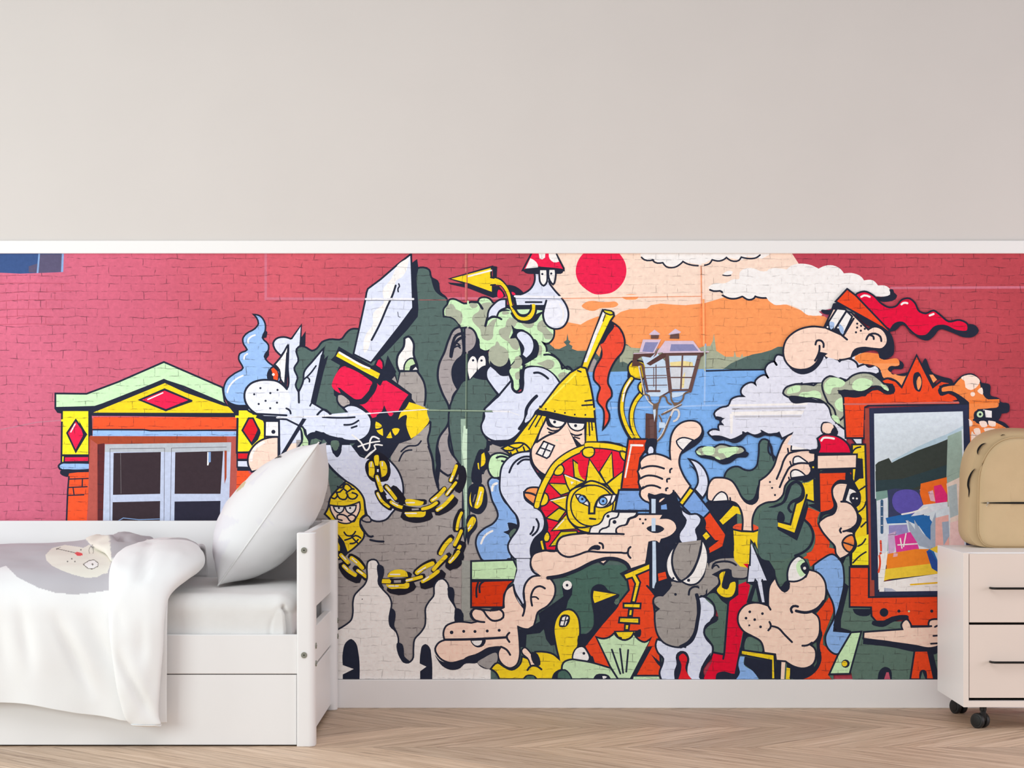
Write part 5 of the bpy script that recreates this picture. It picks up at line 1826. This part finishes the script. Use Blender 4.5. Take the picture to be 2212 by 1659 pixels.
# ---------------------------------------------------------------- duvet
def print_duvet(co):
    if co[1]>-.1: return WH
    x,y=px(co)
    GR=col('bcb9be');CR=col('e9e6da')
    out=[(-60,1175),(-60,1200),(0,1226),(13,1222),(38,1247),(84,1270),(122,1281),(164,1284),(195,1281),(234,1275),(262,1262),(262,1215),(290,1200),(300,1150),(170,1150),(60,1150)]
    face=[(98,1199),(112,1184),(140,1177),(181,1183),(200,1172),(228,1170),(240,1190),(240,1215),(232,1238),(222,1240),(209,1247),(185,1248),(160,1242),(135,1233),(112,1222),(101,1211)]
    if not inpoly(x,y,out): return WH
    c=GR
    if inpoly(x,y,face):
        c=CR
        if inpoly(x,y,[(161,1195),(166,1192),(178,1195),(179,1199),(172,1201),(166,1200)]): c=col('e8323c')
        if seg_dist(x,y,(122,1185),(162,1194))<.7 or seg_dist(x,y,(122,1187),(130,1182))<.7: c=col('6d675f')
        for q in ((146,1213),(155,1207),(162,1213),(175,1188)):
            if math.dist((x,y),q)<1.5:c=col('55524e')
        eye=[(180,1219),(192,1211),(203,1209),(212,1216),(212,1223),(200,1229),(190,1228)]
        if inpoly(x,y,eye): c=col('f3f1ee')
        if min(seg_dist(x,y,eye[i-1],eye[i]) for i in range(7))<.8 or math.dist((x,y),(200,1219))<2.2: c=col('6d675f')
        if abs(math.hypot((x-197)/.55,(y-1190))-9)<1.2 and y<1196: c=col('8b867d')
    return c
def duvet():
    prof=smoothtab([(.075,.50),(.085,.55),(.13,.60),(.25,.622),(.45,.617),(.68,.602),(.86,.582),(.965,.545),(1.018,.478),(1.034,.40),(1.038,.30),(1.04,.2),(1.04,.1)],24)
    nx=560;x0,x1=-2.35,-1.12;bm=bmesh.new();rows=[]
    m=len(prof)
    for i in range(nx+1):
        x=x0+(x1-x0)*i/nx;hem=lerp([(-3,.17),(-1.68,.155),(-1.45,.128),(-1.27,.092),(-1,.085)],x)[0]+.004*math.sin(x*23)
        row=[]
        for j,(d,z) in enumerate(prof):
            if z<.30 and d>1: z=.30-(.30-z)/.20*(.30-hem);
            p=Vector((x,-d,z));t=Vector(prof[min(j+1,m-1)])-Vector(prof[max(j-1,0)]);n=Vector((0,-(-t.y),0))
            n=Vector((0,t.y,t.x)).normalized() if True else n   # outward normal
            if d<.2: n=Vector((0,.3,1)).normalized()
            a=.010*N3.noise(Vector((x*3.3,d*5,z*2)))+.004*N3.noise(Vector((x*9,d*11,z*7)))
            if d<.98:
                a+=.030*math.exp(-((x+1.43)/.11)**2-((d-.30)/.16)**2)
                a+=.018*math.exp(-((x+1.30)/.09)**2-((d-.45)/.2)**2)
                e=seg_dist(x,d,(-1.42,.42),(-1.30,.82));a-=.020*math.exp(-(e/.018)**2)
                e=seg_dist(x,d,(-1.75,.5),(-1.5,.9));a-=.004*math.exp(-(e/.05)**2)
            else:
                dn=max(0,(.5-z)/.4)
                a+=.011*dn*math.sin(x*24+1.5*N3.noise(Vector((x*2,z*2,3))))*.7
                for A,B,w,h in (((-1.50,.46),(-1.35,.15),.020,.016),((-1.61,.50),(-1.55,.22),.022,.008),((-1.39,.46),(-1.28,.24),.024,.009),((-1.69,.48),(-1.63,.22),.024,.005)):
                    k=wrinkle(x,z,A,B,w);k2=wrinkle(x,z,(A[0]+.045,A[1]+.01),(B[0]+.045,B[1]+.01),w*1.5);a+=h*(.6*k2-k)
            p+=n*a;p.y=min(p.y,-.99) if d>1.0 else p.y
            row.append(bm.verts.new(p))
        rows.append(row)
    for i in range(nx):
        for j in range(m-1): bm.faces.new((rows[i][j],rows[i+1][j],rows[i+1][j+1],rows[i][j+1]))
    return bm
dv=thing('duvet','white duvet printed with a grey and cream bird face, hanging over the bed front','duvet',(-1.7,-.5,.5))
bm=duvet();c=obj('duvet_cover',bm,M_duvet,dv,smooth=True)
setcol(c,print_duvet)
so=c.modifiers.new('t','SOLIDIFY');so.thickness=.016;so.offset=-1
def fold():
    T=[(.085,.585,-1.330,-1.20,.030),(.28,.610,-1.335,-1.14,.036),(.55,.612,-1.340,-1.075,.042),(.80,.594,-1.335,-1.030,.047),(.93,.560,-1.325,-1.060,.045),(1.010,.500,-1.312,-1.112,.038),(1.050,.42,-1.305,-1.125,.030),(1.064,.33,-1.294,-1.128,.026),(1.070,.22,-1.278,-1.136,.021),(1.069,.15,-1.262,-1.141,.018),(1.068,.11,-1.250,-1.140,.016),(1.067,.09,-1.236,-1.134,.014),(1.066,.080,-1.215,-1.133,.009),(1.066,.077,-1.19,-1.138,.002)]
    T=smoothtab(T,10);bm=bmesh.new();K=64;rings=[]
    for i,(d,z,xl,xr,th) in enumerate(T):
        a=T[max(i-1,0)];b=T[min(i+1,len(T)-1)];t=Vector((0,-(b[0]-a[0]),b[1]-a[1])).normalized();n=Vector((0,t.z,-t.y)).normalized()
        if n.y>0 and n.z<.2: n=-n
        if n.z<-.1: n=-n
        ring=[];cx=(xl+xr)/2;hw=(xr-xl)/2
        for k in range(K):
            an=2*math.pi*k/K;cs,sn=math.cos(an),math.sin(an)
            X=cx+hw*abs(cs)**.8*(1 if cs>0 else -1);h=th*abs(sn)**.85*(1 if sn>0 else -1)
            p=Vector((X,-d,z))+n*h
            w=.007*N3.noise(Vector((X*9,d*6,z*7)))+.003*N3.noise(Vector((X*25,d*14,z*12)))
            if sn>0:
                for A,B,wd,hh in (((-1.285,.34),(-1.15,.08),.012,.016),((-1.20,.44),(-1.19,.27),.016,.006),((-1.28,.47),(-1.25,.36),.015,.006)):
                    if d>1: w-=hh*wrinkle(X,z,A,B,wd*1.3)-.4*hh*wrinkle(X,z,(A[0]+.03,A[1]+.01),(B[0]+.03,B[1]+.01),wd*1.6)
                if d<1: e=seg_dist(X,d,(-1.25,.55),(-1.20,.98));w-=.010*math.exp(-(e/.02)**2)
            p+=n*w;ring.append(bm.verts.new(p))
        rings.append(ring)
    for i in range(len(rings)-1):
        for k in range(K): bm.faces.new((rings[i][k],rings[i][(k+1)%K],rings[i+1][(k+1)%K],rings[i+1][k]))
    bm.faces.new(rings[0]);bm.faces.new(rings[-1][::-1]);return bm
f=obj('turned_back_edge',fold(),M_duvet,dv,smooth=True)
setcol(f,lambda co:(col('b9b6b9') if (co.y>-.5 and co.x>-1.20+.1*(co.y+.3) and co.z>.60) else WH))
def bunch():
    T=smoothtab([(.10,.600,-1.545,-1.315,.020),(.18,.628,-1.545,-1.30,.027),(.32,.634,-1.525,-1.295,.028),(.50,.632,-1.46,-1.285,.024),(.66,.618,-1.39,-1.28,.018),(.80,.598,-1.345,-1.29,.010)],8)
    bm=bmesh.new();K=56;rings=[]
    for d,z,xl,xr,th in T:
        ring=[];cx=(xl+xr)/2;hw=(xr-xl)/2
        for k in range(K):
            an=2*math.pi*k/K;cs,sn=math.cos(an),math.sin(an)
            X=cx+hw*abs(cs)**.85*(1 if cs>0 else -1);h=th*abs(sn)**.9*(1 if sn>0 else -1)
            p=Vector((X,-d,z+h+.014*N3.noise(Vector((X*16,d*9,5)))*(1 if sn>0 else .3)))
            if sn>0: p.z-=.020*math.exp(-(seg_dist(X,d,(-1.49,.12),(-1.345,.55))/.014)**2)
            ring.append(bm.verts.new(p))
        rings.append(ring)
    for i in range(len(rings)-1):
        for k in range(K): bm.faces.new((rings[i][k],rings[i][(k+1)%K],rings[i+1][(k+1)%K],rings[i+1][k]))
    bm.faces.new(rings[0]);bm.faces.new(rings[-1][::-1]);return bm
def bunch_col(co):
    x,y=px(co);CR=col('e9e6da')
    if x<236+ (y-1165)*.12 and x>186+(y-1165)*.9 and co.y<-.14: 
        e=abs(math.hypot((x-198)/.5,(y-1188))-10)
        return col('8b867d') if e<1.0 and y<1190 else CR
    return col('b3b0b4') if x>180 else col('a9a7aa')  # leftmost grey is darker: underside shade painted into the cloth colour
f2=obj('bunched_part',bunch(),M_duvet,dv,smooth=True);setcol(f2,bunch_col)
# ---------------------------------------------------------------- cushion
def cushion():
    a=Vector((-1.013,-.60,.497));b=Vector((-.664,-.60,.992))
    U=(b-a);Lh=U.length/2;c=(a+b)/2;U.normalize();V=Vector((-.035,1,-.01)).normalized();Wn=U.cross(V).normalized()
    if Wn.x>0: Wn=-Wn
    n=90;bm=bmesh.new();top={};bot={}
    H=.27
    for i in range(n+1):
        for j in range(n+1):
            u=-1+2*i/n;v=-1+2*j/n
            # rounded in-drawn edges between pointed corners
            uu=u*(1-.07*(1-v*v)**1.0*abs(u)**3);vv=v*(1-.06*(1-u*u)*abs(v)**3)
            p=c+U*(uu*Lh)+V*((vv+1)*H)
            q=(1-abs(u)**2.2)**.74*(1-abs(v)**3.0)**.6 if abs(u)<1 and abs(v)<1 else 0
            skew=1-.22*u
            wr=.006*N3.noise(Vector((u*3,v*3,1)))*q+.004*N3.noise(Vector((u*7,v*5,7)))*q
            edge=min(1,(1-abs(u))*6)*min(1,(1-abs(v))*6)
            tt=.150*q*skew+wr;tb=.142*q*(1-.05*u)+wr
            rad=math.exp(-((1-abs(u))*4)**2)
            tt+=.004*math.sin(v*18+u*4)*edge*rad
            top[i,j]=bm.verts.new(p+Wn*max(0,tt))
            bot[i,j]=top[i,j] if q==0 else bm.verts.new(p-Wn*max(0,tb))
    for i in range(n):
        for j in range(n):
            for g,r in ((top,1),(bot,-1)):
                vs=[g[i,j],g[i+1,j],g[i+1,j+1],g[i,j+1]]
                try: bm.faces.new(vs[::r])
                except ValueError: pass
    # seam piping along the visible edge
    sm=[];
    for i in range(n+1): sm.append(top[i,0].co.copy())
    sm2=[top[0,j].co.copy() for j in range(n+1)];sm3=[top[n,j].co.copy() for j in range(n+1)]
    return bm,sm,sm2,sm3
cu=thing('cushion','big white square cushion with pale grey print, leaning on the bed end','cushion',(-.9,-.4,.5))
bm,sm,sm2,sm3=cushion();c=obj('cushion_cover',bm,M_pillow,cu,smooth=True)
def print_cu(co):
    x,y=px(co)
    g=col('e0dee2')
    WH=col('e5e4e4')
    if co.y<-.62: return WH
    P1=[(425,1262),(432,1200),(450,1120),(470,1095),(490,1120),(470,1170),(500,1165),(480,1200),(470,1235),(440,1236)]
    P2=[(440,1160),(470,1090),(500,1060),(480,1110),(520,1125),(470,1150)]
    P3=[(555,1120),(575,1105),(570,1125),(590,1130),(560,1136)]
    P4=[(535,1045),(590,1000),(600,990),(570,1020),(545,1048)]
    if inpoly(x,y,[(511,1060),(518,1048),(531,1038),(532,1042),(525,1052),(513,1062)]): return col('cdbd97')
    if seg_dist(x,y,(499,1059),(534,1026))<1: return col('3d3d3d')
    if seg_dist(x,y,(497,1060),(502,1056))<2: return col('1c1c1c')
    if inpoly(x,y,[(590,988),(604,984),(612,987),(596,990)]): return col('2a2a2a')
    for P in (P1,P2,P3,P4):
        if inpoly(x,y,P): return g
    return WH
setcol(c,print_cu)
def pipe(pts,nm):
    o=obj(nm,tube(pts,.0028,8),M_sheet,cu,smooth=True);return o
pipe(sm,'seam')
# ---------------------------------------------------------------- chest
CX0,CX1,CY0,CY1,CZ0,CZ1=1.5575,1.985,-.576,-.112,.077,.610
ch=thing('drawer_chest','low rolling drawer chest with beige fronts and black bar handles, under the backpack','chest',(1.77,-.34,0))
bm=bmesh.new()
T=.0185
box(CX0,CX0+T,CY0,CY1,CZ0,CZ1,.0015,2,bm=bm);box(CX1-T,CX1,CY0,CY1,CZ0,CZ1,.0015,2,bm=bm)
box(CX0+T,CX1-T,CY0+.02,CY1,CZ1-.018,CZ1,.0008,1,bm=bm);box(CX0+T,CX1-T,CY0,CY1,CZ0,CZ0+.0215,.0015,2,bm=bm)
box(CX0+T,CX1-T,CY1-.01,CY1,CZ0+.0215,CZ1-.018,bm=bm)
body=obj('cabinet_body',bm,M_chest,ch)
e=obj('front_edge',box(CX0+.0003,CX0+T,CY0-.0008,CY0+.0002,CZ0,CZ1-.001),M_edge,ch)
e=obj('front_edge',box(CX0+T,CX1-T,CY0-.0008,CY0+.0002,CZ0+.0003,CZ0+.0215),M_edge,ch)
obj('cabinet_shade_box',box(CX0+T+.0005,CX1-T-.0005,CY0+.022,CY1-.012,CZ0+.023,CZ1-.02),M_dark,ch)  # solid black filler that paints shade behind the drawer gaps
def zz(y): return 1.07-(y-906)/626
for ya,yb,yh in ((1196.5,1344.6,1270.6),(1350,1507.6,1430)):
    dr=obj('drawer',box(CX0+T+.0025,CX1-T-.0025,CY0+.0005,CY0+.019,zz(yb),zz(ya),.0012,2),M_front,ch)
    z=zz(yh)+.001;xa=1.650;xb=CX1-(xa-CX0);y=CY0
    pts=[(xa,y,z),(xa,y-.010,z),(xa+.003,y-.019,z),(xa+.010,y-.024,z),(xa+.02,y-.026,z),(xb-.02,y-.026,z),(xb-.010,y-.024,z),(xb-.003,y-.019,z),(xb,y-.010,z),(xb,y,z)]
    obj('handle',tube(pts,.004,12),M_black,dr,smooth=True)
def caster(cx,cy,rot,first=[None]):
    r=.0265
    root=obj('caster',cyl((cx,cy,CZ0-.008),(0,0,1),.012,.016,20,.002),M_plastic,ch,smooth=False)
    ax=Vector((math.cos(rot),math.sin(rot),0));fw=Vector((-ax.y,ax.x,0))*.012
    for s in (-1,1):
        c=Vector((cx,cy,r))+fw+ax*(s*.0145)
        smoothang(obj('wheel',cyl(c,ax,r,.017,40,.004),M_rubber,root))
        smoothang(obj('wheel_cap',cyl(c+ax*(s*.009),ax,r*.72,.002,32,.0008),M_plastic,root))
    bm=cyl(Vector((cx,cy,r+.006))+fw*.8,ax,.019,.0105,28,.002);box(cx-.009,cx+.009,cy-.009,cy+.009,r,CZ0-.014,.002,2,bm=bm);smoothang(obj('fork',bm,M_plastic,root))
xc=1.632
for x,y,a in ((xc,-.545,.72),(xc,-.165,.5),(CX1-.075,-.50,.3),(CX1-.075,-.165,.9)): caster(x,y,a)
# ---------------------------------------------------------------- backpack
bp=thing('backpack','sand coloured backpack with black zips standing on top of the drawer chest','backpack',(1.815,-.22,.61))
BX=1.815;BZ=.6105
def outline(hw,h,n=64,base=0,top=2.6,inset=0):
    # rounded backpack outline: list of (x,z), flat base, arched top
    P=[]
    for k in range(n):
        t=2*math.pi*k/n;c,s=math.cos(t),math.sin(t)
        if s>=0:
            x=hw*abs(c)**(2/top)*(1 if c>0 else -1);z=h*.52+h*.48*abs(s)**(2/top)
        else:
            x=hw*1.015*abs(c)**(2/7)*(1 if c>0 else -1);z=h*.52-h*.52*abs(s)**(2/9)
        if s<0: x=x*(1-.05*max(0,(.12-z/h))/.12)
        P.append((x,z+base))
    return P
def pack_body():
    bm=bmesh.new();rings=[]
    st_=[(-.125,.90,.93),(-.133,.965,.975),(-.150,1,1),(-.20,1.012,1.0),(-.245,1.0,.99),(-.272,.965,.975),(-.285,.93,.955)]
    st_=smoothtab(st_,5)
    for y,sx,sz in st_:
        P=outline(.187,.428);rings.append([bm.verts.new((BX+x*sx,y+.004*N3.noise(Vector((x*9,z*9,y))),BZ+z*sz+.0)) for x,z in P])
    n=len(rings[0])
    for r in rings:
        for v in r:
            if v.co.z<BZ+.002:v.co.z=BZ
            q=.006*N3.noise(v.co*7);v.co.x+=q
    for i in range(len(rings)-1):
        for k in range(n): bm.faces.new((rings[i][k],rings[i][(k+1)%n],rings[i+1][(k+1)%n],rings[i+1][k]))
    bm.faces.new(rings[0][::-1]);bm.faces.new(rings[-1]);return bm
smoothang(obj('bag_body',pack_body(),M_pack,bp),60)
def pocket():
    bm=bmesh.new();rings=[]
    for y,s,ds in smoothtab([(-.275,1,1),(-.288,1.0,1.0),(-.297,.985,.99),(-.303,.95,.965),(-.307,.86,.89),(-.309,.6,.68),(-.310,.25,.35)],4):
        P=outline(.143,.392,64,0,2.3);cz=.19
        rings.append([bm.verts.new((BX+x*s,y-.010*math.exp(-((z-.10)/.10)**2)*(1-s if s<.9 else .12)+.004*N3.noise(Vector((x*11,z*9,3)))*(0 if s>.97 else 1),BZ+.002+max(0,cz+(z-cz)*ds))) for x,z in P])
    n=64
    for i in range(len(rings)-1):
        for k in range(n): bm.faces.new((rings[i][k],rings[i][(k+1)%n],rings[i+1][(k+1)%n],rings[i+1][k]))
    bm.faces.new(rings[-1]);bm.faces.new(rings[0][::-1]);return bm
pk=obj('front_pocket',pocket(),M_pack2,bp);smoothang(pk,70)
# welt around the pocket
P=outline(.1445,.394,64,0,2.3);w=[(BX+x,-.2905,BZ+.002+z) for x,z in P]+[(BX+P[0][0],-.2905,BZ+.002+P[0][1])]
obj('piping',tube(w,.0032,8),M_pack,pk,smooth=True)
z=1.07-(1086-906)/604
# pocket zip: a lens-shaped dark opening following the front
bm=bmesh.new();n=24;up=[];lo=[]
for k in range(n+1):
    t=k/n;x=-.140+.28*t;y=-.3075+.012*(abs(x)/.14)**6 ;h=.0034*math.sin(math.pi*min(1,t*1.0))**.6
    y=lerp([(-.15,-.299),(-.139,-.3035),(-.125,-.3125),(-.09,-.3165),(0,-.3185),(.09,-.3165),(.125,-.3125),(.139,-.3035),(.15,-.299)],x)[0]
    up.append(bm.verts.new((BX+x,y,BZ+(z-BZ)+h)));lo.append(bm.verts.new((BX+x,y,BZ+(z-BZ)-h)))
upb=[bm.verts.new(v.co+Vector((0,.012,0))) for v in up];lob=[bm.verts.new(v.co+Vector((0,.012,0))) for v in lo]
for k in range(n):
    bm.faces.new((up[k],lo[k],lo[k+1],up[k+1]));bm.faces.new((up[k],up[k+1],upb[k+1],upb[k]));bm.faces.new((lo[k],lob[k],lob[k+1],lo[k+1]))
obj('pocket_zip',bm,M_zip,pk)
bm=box(BX-.120,BX-.113,-.3185,-.3135,z-.0035,z+.0035,.001,1);tube([(BX-.1175,-.3150,z-.003),(BX-.120,-.3165,z-.008),(BX-.122,-.3165,z-.013)],.0011,6,bm=bm);obj('zip_pull',bm,M_zipm,pk)
# slits on the gusset: follow the side surface
def slit(pts,wd):
    bm=bmesh.new();a=[];b=[];n=len(pts)
    for i,(X,Y,Z) in enumerate(pts):
        h=wd*math.sin(math.pi*(i+.02)/(n-1+.04))
        p=Vector(pts[min(i+1,n-1)])-Vector(pts[max(i-1,0)]);nn=Vector((-p.z,0,p.x)).normalized()
        a.append(bm.verts.new(Vector((X,Y,Z))+nn*h));b.append(bm.verts.new(Vector((X,Y,Z))-nn*h))
    a2=[bm.verts.new(v.co+Vector((0,.004,0))) for v in a];b2=[bm.verts.new(v.co+Vector((0,.004,0))) for v in b]
    for i in range(n-1): bm.faces.new((a[i],b[i],b[i+1],a[i+1]));bm.faces.new((a[i],a[i+1],a2[i+1],a2[i]));bm.faces.new((b[i],b2[i],b2[i+1],b[i+1]))
    return bm
def wp(x,y,d): s=S(d);return ((x-1106)/s,-d,1.07-(y-906)/s)
def spl3(P,k=5): return [tuple(r) for r in smoothtab(P,k)]
obj('side_zip',slit(spl3([wp(2106.5,1012,.290),wp(2099,1021,.289),wp(2093.5,1034,.288),wp(2091.5,1048,.287),wp(2093.5,1060,.286),wp(2092,1074,.285)]),.0036),M_zip,bp)
obj('side_zip',slit(spl3([wp(2130,957,.290),wp(2122,960,.290),wp(2115.5,967,.290),wp(2112,975,.290),wp(2112.5,982,.290)]),.0032),M_zip,bp)
obj('side_zip',slit(spl3([wp(2162,941,.288),wp(2166,939,.288),wp(2171,939,.288)]),.0010),M_zip,bp)
bm=box(*[wp(2087,0,.25)[0],wp(2091,0,.25)[0],-.262,-.252,1.07-(1078-906)/S(.25),1.07-(1070-906)/S(.25),.001,1]);obj('zip_pull',bm,M_zipm,bp)
